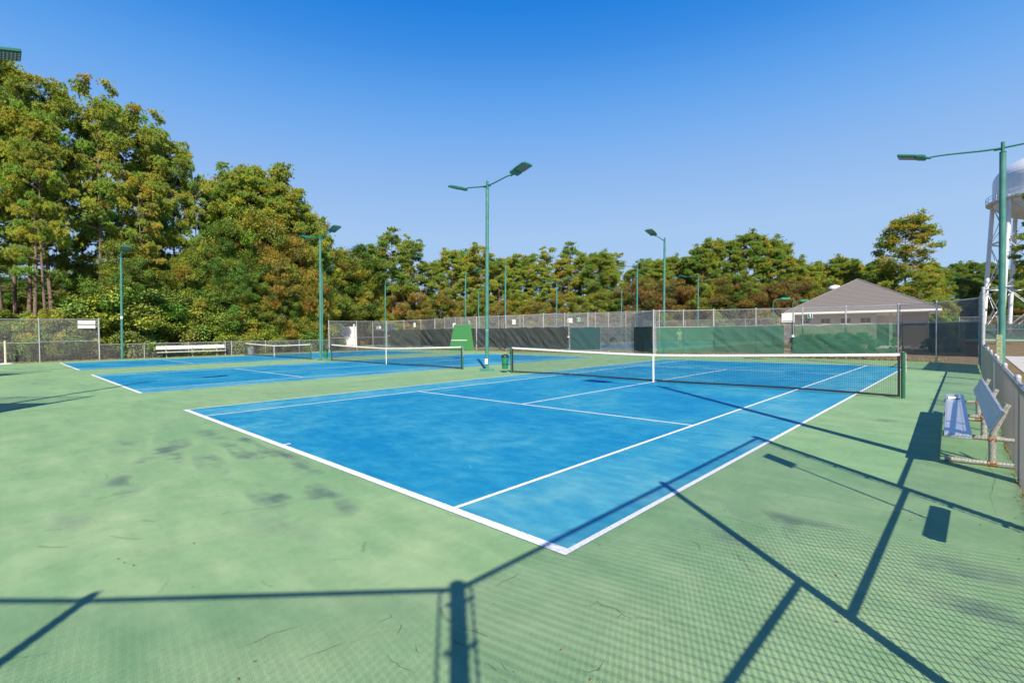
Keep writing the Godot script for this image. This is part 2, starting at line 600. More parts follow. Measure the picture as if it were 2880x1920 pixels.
func strip(mb: MB, x0: float, z0: float, x1: float, z1: float, y: float) -> void:
	mb.quad(Vector3(x0, y, z0), Vector3(x1, y, z0), Vector3(x1, y, z1), Vector3(x0, y, z1), Vector3.UP)

func build_courts() -> void:
	var tex := [blue_texture(760, 1648, 51), blue_texture(420, 910, 61)]
	var where := ["first court nearest the camera", "middle court", "third court by the left fence"]
	var r := Rect2(-CW, -CL, CW, CL)
	for i in 3:
		var m := StandardMaterial3D.new()
		m.albedo_texture = tex[mini(i, 1)]
		m.roughness = 0.68
		m.metallic_specular = 0.35
		grain(m, 1.5 if i == 0 else 0.8, 0.82, 71)
		var c := structure("playing_court", slab(PackedVector2Array([Vector2(0, 0), Vector2(-CW, 0), Vector2(-CW, -CL), Vector2(0, -CL)]), 0.0, r), m, Vector3(COURT_X[i], 0.004, 0))
		c.set_meta("label", "blue painted playing surface of the " + where[i])
		var w := 0.055
		var bw := 0.10
		var add := func(called: String, x0: float, z0: float, x1: float, z1: float) -> void:
			var mb := MB.new()
			strip(mb, x0, z0, x1, z1, 0.004)
			part(c, called, mb.done(), M.line)
		add.call("baseline", -CW, 0.0, 0.0, -bw)
		add.call("baseline", -CW, -CL, 0.0, -CL + bw)
		add.call("doubles_sideline", -w, -bw, 0.0, -CL + bw)
		add.call("doubles_sideline", -CW, -bw, -CW + w, -CL + bw)
		add.call("singles_sideline", -1.372 - w, -bw, -1.372, -CL + bw)
		add.call("singles_sideline", -CW + 1.372, -bw, -CW + 1.372 + w, -CL + bw)
		add.call("service_line", -1.372 - w, -5.485, -CW + 1.372 + w, -5.485 - w)
		add.call("service_line", -1.372 - w, -CL + 5.485, -CW + 1.372 + w, -CL + 5.485 + w)
		add.call("centre_service_line", -CW / 2 - w / 2, -5.485 - w, -CW / 2 + w / 2, -CL + 5.485 + w)
		add.call("centre_mark", -CW / 2 - w / 2, -bw, -CW / 2 + w / 2, -bw - 0.10)
		add.call("centre_mark", -CW / 2 - w / 2, -CL + bw, -CW / 2 + w / 2, -CL + bw + 0.10)
	# blue courts of the next row
	var far_blue := mottled([lin(.01, .12, .36), lin(.03, .18, .45)], [0.3, 0.7], 0.2, 0.8)
	for k in 3:
		var c := structure("playing_court", slab(PackedVector2Array([Vector2(0, 0), Vector2(-CW, 0), Vector2(-CW, -CL), Vector2(0, -CL)]), 0.0, r), far_blue, Vector3(-20.0 - k * 15.8, 0.002, -38.0))
		c.set_meta("label", "blue court surface in the far row behind the dark screens")

# ------------------------------------------------------------------ chain-link fences
var link_tall: ArrayMesh
var link_low: ArrayMesh

func chain_mesh(w: float, h: float, pitch: float, r: float) -> ArrayMesh:
	var mb := MB.new()
	for fam in 2:
		var o := 0.0022 if fam == 0 else -0.0022
		var k := -h
		while k < w:
			# s = k + y going right (fam 0), mirrored for fam 1
			var y0 := maxf(0.0, -k)
			var y1 := minf(h, w - k)
			if y1 - y0 > 0.01:
				var s0 := k + y0
				var s1 := k + y1
				if fam == 0:
					mb.rod(Vector3(s0, y0, o), Vector3(s1, y1, o), r)
				else:
					mb.rod(Vector3(w - s0, y0, o), Vector3(w - s1, y1, o), r)
			k += pitch
	return mb.done()

# pts: [x, z, height, post radius (0 = no post)]; rails: heights of the middle rail in each bay (0 = none)
func fence(called: String, label: String, pts: Array, rails: Array, group := "", low := false, bands := []) -> Node3D:
	var o := thing(called, label, "fence", Vector3(pts[0][0], -0.02, pts[0][1]), 0.0, group)
	var base := Vector3(pts[0][0], -0.02, pts[0][1])
	for i in pts.size():
		var p := Vector3(pts[i][0], 0, pts[i][1]) - Vector3(base.x, 0, base.z)
		var h: float = pts[i][2]
		var pr: float = pts[i][3]
		if pr > 0.0:
			var mb := MB.new()
			mb.lathe(p, [Vector2(pr, 0), Vector2(pr, h + 0.03)], 14)
			var post := part(o, "post", mb.done(), M.galv)
			var cap := MB.new()
			cap.lathe(p, [Vector2(pr * 1.1, h + 0.01), Vector2(pr * 1.1, h + 0.035), Vector2(pr * 0.9, h + 0.05), Vector2(pr * 0.5, h + 0.062), Vector2(0, h + 0.066)], 14)
			part(post, "cap", cap.done(), M.galv)
		if i + 1 < pts.size():
			var e := Vector3(pts[i + 1][0], 0, pts[i + 1][1]) - Vector3(base.x, 0, base.z)
			var h2: float = pts[i + 1][2]
			var rail := MB.new()
			rail.tube([p + Vector3.UP * (h - 0.02), e + Vector3.UP * (h2 - 0.02)], [0.021], 8)
			part(o, "top_rail", rail.done(), M.galv)
			if rails.size() > i and rails[i] > 0.0:
				var mr := MB.new()
				mr.tube([p + Vector3.UP * rails[i], e + Vector3.UP * rails[i]], [0.021], 8)
				part(o, "middle_rail", mr.done(), M.galv)
			var d := e - p
			var node := part(o, "chain_link_mesh", link_low if low else link_tall, M.wire)
			var side := Vector3(-d.z, 0, d.x).normalized() * -0.026
			var nominal := 1.1 if low else 3.0
			var ws := d.length() / 3.05
			node.transform = Transform3D(Basis(d.normalized() * ws, Vector3.UP * ((h + h2) / 2.0 - 0.04) / nominal + Vector3.UP * 0.0, d.normalized().cross(Vector3.UP)), p + side + Vector3.UP * 0.03)
	for b in bands:
		# tension bar and the bands that tie it to a terminal post: [post index, towards index]
		var p := Vector3(pts[b[0]][0], 0, pts[b[0]][1]) - Vector3(base.x, 0, base.z)
		var q := Vector3(pts[b[1]][0], 0, pts[b[1]][1]) - Vector3(base.x, 0, base.z)
		var d := (q - p).normalized()
		var h: float = pts[b[0]][2]
		var bar := MB.new()
		bar.box(p + d * 0.115 + Vector3.UP * (h / 2), Vector3(0.018, h - 0.1, 0.006), 0.0, Basis(d, Vector3.UP, d.cross(Vector3.UP)))
		part(o, "tension_bar", bar.done(), M.galv)
		var n := int(h / 0.38)
		for k in n:
			var y := 0.22 + k * (h - 0.4) / (n - 1)
			var band := MB.new()
			band.lathe(p + Vector3.UP * y, [Vector2(pts[b[0]][3], 0), Vector2(pts[b[0]][3] + 0.005, 0), Vector2(pts[b[0]][3] + 0.005, 0.024), Vector2(pts[b[0]][3], 0.024)], 12)
			band.box(p + d * (pts[b[0]][3] + 0.04) + Vector3.UP * (y + 0.012), Vector3(0.085, 0.024, 0.016), 0.0, Basis(d, Vector3.UP, d.cross(Vector3.UP)))
			part(o, "tension_band", band.done(), M.galv)
	return o

# a cloth hung along a row of points [x, z], between two heights, with slack folds
func windscreen(label: String, pts: Array, y0: float, y1: float, m: Material, seed_: int, slack := 0.05, off := 0.06, sag := 0.04) -> Node3D:
	var f := FastNoiseLite.new()
	f.seed = seed_
	f.noise_type = FastNoiseLite.TYPE_SIMPLEX_SMOOTH
	f.frequency = 0.55
	f.fractal_octaves = 3
	var total := 0.0
	var seg := []
	for i in pts.size() - 1:
		var l := Vector2(pts[i + 1][0] - pts[i][0], pts[i + 1][1] - pts[i][1]).length()
		seg.append([total, l])
		total += l
	var nu := int(total / 0.11) + 2
	var nv := 16
	var at := func(s: float, t: float) -> Vector3:
		var i := 0
		while i < seg.size() - 1 and s > seg[i][0] + seg[i][1]:
			i += 1
		var q := clampf((s - seg[i][0]) / seg[i][1], 0.0, 1.0)
		var a := Vector2(pts[i][0], pts[i][1])
		var b := Vector2(pts[i + 1][0], pts[i + 1][1])
		var p := a.lerp(b, q)
		var d := (b - a).normalized()
		var nn := Vector2(-d.y, d.x)
		# folds run down and sideways from the ties on the posts
		var k := f.get_noise_2d(s * 0.9 + t * 1.6, t * 0.5) * 1.0 + absf(f.get_noise_2d(s * 2.2 - t * 3.4 + 40.0, t * 0.8)) * 0.9
		k += sin((s + t * 1.4) * 5.1 + f.get_noise_2d(s * 0.5, 9.0) * 6.0) * 0.18 * (1.0 - t)
		k += pow(1.0 - absf(f.get_noise_2d(s * 1.1 + t * 2.4 + 90.0, t * 0.6)), 6.0) * 1.1 - .3
		var drop := sag * (0.5 + 0.5 * sin(s * TAU / 1.5 + seed_)) * t + f.get_noise_2d(s * 0.7, 77.0) * sag * 1.2
		var y := lerpf(y0 + f.get_noise_2d(s * 0.6, 31.0) * 0.05, y1, t) - drop
		p += nn * (off + slack * k * (0.35 + 0.65 * sin(PI * clampf(t, 0.03, 0.97))))
		return Vector3(p.x, y, p.y)
	var grid := []
	for i in nu:
		var row := []
		for j in nv + 1:
			row.append(at.call(total * i / (nu - 1), float(j) / nv))
		grid.append(row)
	var base := Vector3(pts[0][0], 0, pts[0][1])
	var mb := MB.new()
	var nrm := []
	for i in nu:
		var row := []
		for j in nv + 1:
			var du: Vector3 = grid[mini(i + 1, nu - 1)][j] - grid[maxi(i - 1, 0)][j]
			var dv: Vector3 = grid[i][mini(j + 1, nv)] - grid[i][maxi(j - 1, 0)]
			row.append(du.cross(dv).normalized())
		nrm.append(row)
	for i in nu - 1:
		for j in nv:
			mb.tri(grid[i][j] - base, grid[i + 1][j] - base, grid[i + 1][j + 1] - base, nrm[i][j], nrm[i + 1][j], nrm[i + 1][j + 1])
			mb.tri(grid[i][j] - base, grid[i + 1][j + 1] - base, grid[i][j + 1] - base, nrm[i][j], nrm[i + 1][j + 1], nrm[i][j + 1])
	var o := part(self, numbered("windscreen"), mb.done(), m, base)
	tag(o, label, "windscreen", "cloth windscreens on the fences")
	return o

func run(a: Array, b: Array, n: int, h0: float, h1: float, pr: float) -> Array:
	var out := []
	for i in n + 1:
		var t := float(i) / n
		out.append([lerpf(a[0], b[0], t), lerpf(a[1], b[1], t), lerpf(h0, h1, t), pr])
	return out

func build_fences() -> void:
	link_tall = chain_mesh(3.05, 3.0, 0.0718, 0.0029)
	link_low = chain_mesh(3.05, 1.1, 0.0718, 0.0029)
	var T := 0.036
	var C := 0.052
	# right side, near: from the corner behind the camera to the end of the high part
	var fr := func(z: float) -> float: return fence_x(z)
	fence("chain_link_fence", "tall galvanised chain-link fence along the right sideline nearest the camera", [[fr.call(3.2), 3.2, 3.05, C], [fr.call(.26), .26, 3.05, T], [fr.call(-2.85), -2.85, 3.05, C]], [1.32, 0.98], "", false, [[0, 1], [2, 1]])
	fence("chain_link_fence", "tall chain-link fence behind the near baselines with angled corner bays", [[fr.call(3.2), 3.2, 3.05, 0.0], [.95, 4.9, 3.05, T], [-.7, 6.4, 3.05, T], [-3.9, 6.4, 3.05, T], [-7.0, 6.4, 3.05, T], [-10.2, 6.4, 3.05, T], [-11.8, 4.95, 3.05, T], [-13.40, 3.41, 3.05, C], [-15.0, 4.9, 3.05, T], [-16.6, 6.4, 3.05, T], [-19.8, 6.4, 3.05, T], [-23.0, 6.4, 3.05, T], [-26.2, 6.4, 3.05, T], [-27.75, 4.9, 3.05, T], [-29.25, 3.41, 3.05, C], [-30.8, 4.9, 3.05, T], [-32.4, 6.4, 3.05, T], [-35.6, 6.4, 3.05, T], [-38.8, 6.4, 3.05, T], [-42.0, 6.4, 3.05, T], [-45.6, 3.6, 3.05, C]], [1.32, 1.32, 1.32, 1.32, 1.32, 1.32, 1.32, 1.32, 1.32, 1.32, 1.32, 1.32, 1.32, 1.32, 1.32, 1.32, 1.32, 1.32, 1.32, 1.32], "", false, [[0, 1]])
	# right side, low middle part
	var low := []
	for z in [-2.85, -5.35, -7.9, -10.4, -11.25, -13.6, -16.0, -18.4, -20.75]:
		low.append([fr.call(z), z, 1.07, 0.0 if (z == -2.85 or z == -20.75) else 0.030])
	fence("chain_link_fence", "low chain-link fence on the right behind the aluminium bench", low, [], "", true)
	fence("chain_link_fence", "tall chain-link fence at the far end of the right sideline beside the floodlight pole", [[fr.call(-20.75), -20.75, 3.0, C], [fr.call(-23.9), -23.9, 2.98, T], [2.24, -27.1, 2.97, C]], [1.35, 1.35], "", false, [[0, 1]])
	fence("chain_link_fence", "tall chain-link fence with angled ends behind the first court's far baseline", [[2.24, -27.1, 2.97, 0.0], [.72, -28.25, 2.88, T], [-.85, -29.5, 2.88, C], [-3.14, -29.5, 2.88, T], [-5.25, -29.5, 2.89, T], [-7.8, -29.5, 2.96, T], [-10.4, -29.5, 3.0, C], [-11.95, -28.4, 3.0, T], [-13.46, -27.2, 3.03, C]], [1.9, 1.9, 1.9, 1.9, 1.9, 1.9, 1.9, 1.9], "", false, [[2, 1], [8, 7]])
	fence("chain_link_fence", "long tall chain-link fence behind the far baselines of the middle and third courts", [[-13.46, -27.2, 3.03, 0.0], [-14.9, -28.4, 3.02, T], [-16.15, -29.5, 3.0, C], [-18.4, -29.5, 3.05, T], [-20.3, -29.5, 3.12, C], [-22.6, -29.5, 3.2, T], [-24.9, -29.5, 3.25, C], [-27.2, -29.5, 3.2, T], [-29.4, -29.5, 3.22, C], [-33.4, -29.5, 3.22, C], [-36.6, -29.5, 3.22, T], [-40.0, -29.5, 3.22, C], [-42.5, -29.5, 3.2, T], [-44.0, -28.3, 3.15, T], [-45.3, -26.9, 3.1, C]], [1.9, 1.9, 1.5, 1.5, 1.5, 1.5, 1.5, 1.5, 1.5, 1.5, 1.5, 1.5, 1.5, 1.5], "", false)
	fence("chain_link_fence", "tall chain-link fence at the far end of the left side before the white cabinet", [[-45.3, -26.9, 3.1, 0.0], [-45.3, -23.3, 3.08, T], [-45.6, -20.4, 3.08, C]], [1.35, 1.35])
	# left side
	fence("chain_link_fence", "low chain-link fence on the left behind the long white bench", [[-45.8, -2.45, 1.2, 0.0], [-45.8, -5.2, 1.2, .03], [-45.8, -8.2, 1.2, .03], [-45.7, -10.95, 1.22, .04], [-45.7, -11.45, 1.22, .04], [-45.7, -14.3, 1.2, .03], [-45.65, -17.4, 1.2, .03], [-45.6, -20.4, 1.2, 0.0]], [], "", true)
	fence("chain_link_fence", "tall chain-link fence at the left edge with a board sign near its end", [[-45.6, 3.6, 3.05, 0.0], [-45.8, .8, 3.05, T], [-45.8, -2.45, 3.1, C]], [1.4, 1.46])
	# fences of the next row of courts
	fence("chain_link_fence", "rear chain-link fence standing behind the long dark windscreens", run([-16.5, -34.0], [-44.0, -34.0], 9, 3.3, 3.55, T), [1.5, 1.5, 1.5, 1.5, 1.5, 1.5, 1.5, 1.5, 1.5])
	fence("chain_link_fence", "chain-link fence behind the white cabinet past the left courts", run([-47.5, -26.5], [-66.0, -42.0], 6, 3.0, 3.3, T), [1.5, 1.5, 1.5, 1.5, 1.5, 1.5])
	fence("chain_link_fence", "distant chain-link fence in front of the pine wood behind all courts", run([-8.0, -66.0], [-66.0, -66.0], 14, 3.0, 3.3, T), [])
	fence("chain_link_fence", "distant chain-link fence seen right of the floodlight pole under the water tower", run([0.5, -72.0], [16.0, -72.0], 5, 2.75, 2.75, T), [1.3, 1.3, 1.3, 1.3, 1.3])

	M.screen_green = cloth(lin(.038, .135, .095), 0.80)
	M.screen_dark = cloth(lin(.018, .055, .048), 0.90)
	M.screen_teal = cloth(lin(.035, .095, .10), 0.93)
	M.screen_grey = cloth(lin(.042, .052, .053), 0.92)
	M.screen_pale = cloth(lin(.20, .22, .24), 0.5)
	windscreen("bright green windscreen cloth on the left part of the first court's far fence", [[-13.3, -27.3], [-11.95, -28.4], [-10.4, -29.5], [-7.8, -29.5], [-6.2, -29.5]], 0.22, 1.88, M.screen_green, 3, 0.06, 0.12, 0.03)
	windscreen("bright green windscreen cloth in front of the hedge by the building", [[-5.75, -29.5], [-5.25, -29.5], [-3.14, -29.5], [-0.95, -29.5]], 0.22, 1.86, M.screen_green, 8, 0.06, 0.12, 0.03)
	windscreen("dark see-through windscreen on the angled bays right of the building porch", [[-.75, -29.4], [.72, -28.25], [2.15, -27.15]], 0.3, 1.88, M.screen_dark, 11, 0.02, -0.06, 0.015)
	windscreen("dark green windscreen along the far end of the right side fence", [[2.2, -26.95], [fr.call(-23.9), -23.9], [fr.call(-20.75) - .02, -20.9]], 0.12, 1.9, M.screen_dark, 12, 0.02, -0.06, 0.015)
	windscreen("near-black windscreen on the angled bay left of the far corner post", [[-16.1, -29.4], [-14.9, -28.4], [-13.5, -27.25]], 0.2, 1.95, M.screen_dark, 14, 0.03, 0.07, 0.02)
	windscreen("thin see-through dark windscreen between the teal screen and the angled bay", [[-19.05, -29.5], [-18.4, -29.5], [-16.2, -29.5]], 0.25, 1.98, cloth(lin(.06, .10, .11), 0.55), 15, 0.06, 0.08, 0.03)
	windscreen("smooth dark teal windscreen panel below the number two court sign", [[-22.0, -29.5], [-20.3, -29.5], [-19.1, -29.5]], 0.25, 2.0, M.screen_teal, 16, 0.025, 0.08, 0.02)
	windscreen("creased grey-black windscreen right of the green practice board", [[-33.2, -29.5], [-29.4, -29.5], [-27.2, -29.5], [-24.9, -29.5], [-22.1, -29.5]], 0.28, 2.1, M.screen_grey, 17, 0.12, 0.12, 0.05)
	windscreen("creased grey-black windscreen left of the green practice board", [[-45.0, -27.2], [-44.0, -28.3], [-42.5, -29.5], [-40.0, -29.5], [-36.6, -29.5], [-33.4, -29.5]], 0.28, 2.15, M.screen_grey, 18, 0.12, 0.12, 0.05)
	windscreen("pale grey windscreen on the rear fence above the dark screens", [[-44.0, -34.0], [-30.0, -34.0], [-16.5, -34.0]], 0.3, 2.4, M.screen_pale, 19, 0.05, -0.06, 0.05)
	windscreen("grey windscreen on the fence beside the white cabinet", [[-66.0, -42.0], [-57, -34.46], [-47.6, -26.6]], 0.4, 2.1, M.screen_grey, 20, 0.08, -0.06, 0.06)
	windscreen("dark teal windscreen far off under the water tower", [[0.5, -72.0], [8, -72], [16.0, -72.0]], 0.25, 1.9, M.screen_teal, 21, 0.05, -0.06, 0.05)
	windscreen("pale distant windscreen in front of the pine wood", [[-66, -66], [-40, -66], [-12, -66]], 0.3, 2.0, M.screen_pale, 22, 0.05, -0.06, 0.05)
	windscreen("dark windscreen on the angled bays between the near baselines", [[-13.4, 3.41], [-15.0, 4.9], [-16.6, 6.4]], 0.1, 1.9, cloth(lin(.02, .05, .05), 0.93), 23, 0.03, 0.05, 0.02)
	windscreen("dark windscreen on the angled bays beyond the middle court's near baseline", [[-29.25, 3.41], [-30.8, 4.9], [-32.4, 6.4]], 0.1, 1.9, cloth(lin(.02, .05, .05), 0.93), 24, 0.03, 0.05, 0.02)

# ------------------------------------------------------------------ nets
func net_top(t: float) -> float:
	var a := absf(2.0 * t - 1.0)
	return 0.915 + 0.15 * pow(a, 1.35)

func build_nets() -> void:
	var x1 := 0.87
	var x0 := -CW - 0.87
	var w := x1 - x0
	var o := thing("tennis_net", "tennis net across the first court with white headband and centre strap", "net", Vector3(0, 0, -CL / 2), 0.0, "tennis nets")
	var bot := func(t: float) -> float: return 0.03 + 0.035 * absf(sin(TAU * t)) * (0.6 + 0.4 * sin(9.0 * t))
	var mesh := MB.new()
	var n := 285
	for i in n + 1:
		var t := float(i) / n
		mesh.rod(Vector3(x0 + w * t, bot.call(t), 0), Vector3(x0 + w * t, net_top(t) - 0.03, 0), 0.0025)
	for r in 21:
		var q := (r + 0.5) / 21.0
		for s in 24:
			var ta := s / 24.0
			var tb := (s + 1) / 24.0
			mesh.rod(Vector3(x0 + w * ta, lerpf(bot.call(ta), net_top(ta) - 0.03, q), 0), Vector3(x0 + w * tb, lerpf(bot.call(tb), net_top(tb) - 0.03, q), 0), 0.0025)
	part(o, "net_mesh", mesh.done(), M.net_black)
	var band := MB.new()
	var low := MB.new()
	for s in 32:
		var ta := s / 32.0
		var tb := (s + 1) / 32.0
		for side in [-1.0, 1.0]:
			var d := Vector3(0, 0, 0.007 * side)
			var pa := Vector3(x0 + w * ta, net_top(ta), 0)
			var pb := Vector3(x0 + w * tb, net_top(tb), 0)
			band.quad(pa + d, pb + d, pb + d + Vector3(0, -0.062, 0), pa + d + Vector3(0, -0.062, 0), d)
			var qa := Vector3(x0 + w * ta, bot.call(ta), 0)
			var qb := Vector3(x0 + w * tb, bot.call(tb), 0)
			low.quad(qa + d + Vector3(0, .045, 0), qb + d + Vector3(0, .045, 0), qb + d, qa + d, d)
		var a2 := Vector3(x0 + w * ta, net_top(ta), 0)
		var b2 := Vector3(x0 + w * tb, net_top(tb), 0)
		band.quad(a2 + Vector3(0, 0, .007), b2 + Vector3(0, 0, .007), b2 + Vector3(0, 0, -.007), a2 + Vector3(0, 0, -.007), Vector3.UP)
	part(o, "headband", band.done(), M.white_band)
	part(o, "bottom_band", low.done(), M.net_black)
	for e in [[x0, 0.02], [x1, -0.02]]:
		var sb := MB.new()
		sb.box(Vector3(e[0] + e[1], 0.52, 0), Vector3(0.05, 0.98, 0.016), 0.003)
		part(o, "side_band", sb.done(), M.net_black)
	var strap := MB.new()
	strap.box(Vector3(-CW / 2, 0.46, 0), Vector3(0.055, 0.92, 0.024), 0.004)
	part(o, "centre_strap", strap.done(), M.white_band)
	for px in [x1 + 0.06, x0 - 0.06]:
		var pm := MB.new()
		pm.lathe(Vector3(px, 0, 0), [Vector2(.042, 0), Vector2(.042, 1.07), Vector2(.045, 1.07), Vector2(.045, 1.09), Vector2(.03, 1.1), Vector2(0, 1.1)], 18)
		var post := part(o, "net_post", pm.done(), M.post_green)
		if px < 0:
			var cr := MB.new()
			cr.tube([Vector3(px, .82, .04), Vector3(px, .82, .10), Vector3(px - .09, .80, .11), Vector3(px - .10, .80, .16)], [.012], 8)
			cr.box(Vector3(px, .84, .05), Vector3(.05, .12, .03), .004)
			part(post, "winder", cr.done(), M.black)
		else:
			var rope := MB.new()
			rope.tube([Vector3(px - .08, 1.05, 0), Vector3(px, 1.105, 0), Vector3(px + .05, 1.06, 0), Vector3(px + .055, .62, .01)], [.0045], 6)
			part(post, "net_cord", rope.done(), M.white)
	copy(o, "tennis_net", "tennis net across the middle court between two green posts", "tennis nets", Vector3(COURT_X[1], 0, -CL / 2))
	copy(o, "tennis_net", "tennis net across the third court by the left fence", "tennis nets", Vector3(COURT_X[2], 0, -CL / 2))

# ------------------------------------------------------------------ floodlights
func plumb() -> Basis:
	return Basis(Quaternion(Vector3.UP, UPRIGHT.normalized()))

func lamp_head(arm: Node3D, tip: Vector3, d: Vector3) -> void:
	# flat LED head reaching on from the tip of the arm, face down
	var side := d.cross(Vector3.UP).normalized()
	var b := Basis(d, Vector3.UP, side).rotated(side, 0.26)
	var up := b.y
	var fw := b.x
	var mb := MB.new()
	mb.box(tip + fw * 0.20, Vector3(0.30, 0.12, 0.50), 0.03, b)
	mb.box(tip + fw * 0.62 + up * 0.012, Vector3(0.56, 0.07, 0.56), 0.014, b)
	for k in 7:
		mb.box(tip + fw * (0.42 + k * 0.075) + up * 0.06, Vector3(0.012, 0.04, 0.40), 0.0, b)
	var head := part(arm, "lamp_head", mb.done(), M.lamp_green)
	var pl := MB.new()
	pl.box(tip + fw * 0.63 - up * 0.028, Vector3(0.50, 0.012, 0.52), 0.0, b)
	part(head, "led_plate", pl.done(), M.lamp_under)
	for k in 5:
		var le := MB.new()
		for j in 8:
			le.box(tip + fw * (0.415 + j * 0.062) - up * 0.038 + side * (-0.20 + k * 0.10), Vector3(0.036, 0.012, 0.036), 0.005, b)
		part(head, "lens_row", le.done(), M.lens)
	var nk := MB.new()
	nk.tube([tip - fw * 0.10 - up * .01, tip + fw * 0.10], [0.036, 0.05], 10)
	part(head, "neck", nk.done(), M.lamp_green)

func flood_pole(label: String, x: float, z: float, h: float, r: float, arms: Array, stub := Vector3.ZERO, extras := false, al := 1.45, upright := true) -> Node3D:
	var o := thing("floodlight_pole", label, "light pole", Vector3(x, 0, z), 0.0, "floodlight poles")
	if upright: o.basis = plumb()
	var pm := MB.new()
	pm.tube([Vector3(0, -0.02, 0), Vector3(0, h, 0)], [r, r * 0.94], 20)
	part(o, "pole", pm.done(), M.pole_green)
	var tn := MB.new()
	tn.tube([Vector3(0, h, 0), Vector3(0, h + 0.34, 0)], [0.05], 14)
	tn.tube([Vector3(0, h - .02, 0), Vector3(0, h + .03, 0)], [r * 1.06, r * 0.7], 20)
	part(o, "tenon", tn.done(), M.lamp_green)
	for d in arms:
		var dv := Vector3(d[0], 0, d[1]).normalized()
		var am := MB.new()
		var pts := []
		for k in 9:
			var t := k / 8.0
			pts.append(Vector3(0, h + 0.14, 0) + dv * (al * t) + Vector3.UP * (0.16 * (t * t * (3.0 - 2.0 * t))))
		am.tube(pts, [0.032, 0.03, 0.03, 0.028, 0.028, 0.027, 0.027, 0.026, 0.026], 10)
		am.box(dv * 0.10 + Vector3.UP * (h + 0.10), Vector3(0.24, 0.05, 0.014), 0.0, Basis(dv, Vector3.UP, dv.cross(Vector3.UP)))
		var arm := part(o, "arm", am.done(), M.lamp_green)
		lamp_head(arm, pts[8] + dv * 0.06, dv)
	if stub != Vector3.ZERO:
		var sb := MB.new()
		sb.tube([Vector3(0, h + 0.14, 0), Vector3(0, h + 0.15, 0) + stub * 0.55], [0.03, 0.028], 10)
		part(o, "stub_arm", sb.done(), M.lamp_green)
	var bp := MB.new()
	if extras:
		bp.box(Vector3(0, 0.055, 0), Vector3(0.62, 0.11, 0.16), 0.008, Basis(Vector3.UP, 0.7614))
	else:
		bp.box(Vector3(0, 0.03, 0), Vector3(0.36, 0.06, 0.36), 0.008)
	part(o, "base_plate", bp.done(), M.pole_green)
	if extras:
		var bx := MB.new()
		bx.box(Vector3(r * .55, 0.42, r * .95), Vector3(0.13, 0.22, 0.08), 0.008, Basis(Vector3.UP, 0.7614))
		part(o, "switch_box", bx.done(), M.white)
		var cl := MB.new()
		cl.tube([Vector3(0, 1.78, 0), Vector3(0, 1.80, 0)], [r * 1.06], 20)
		part(o, "band", cl.done(), M.galv)
	return o

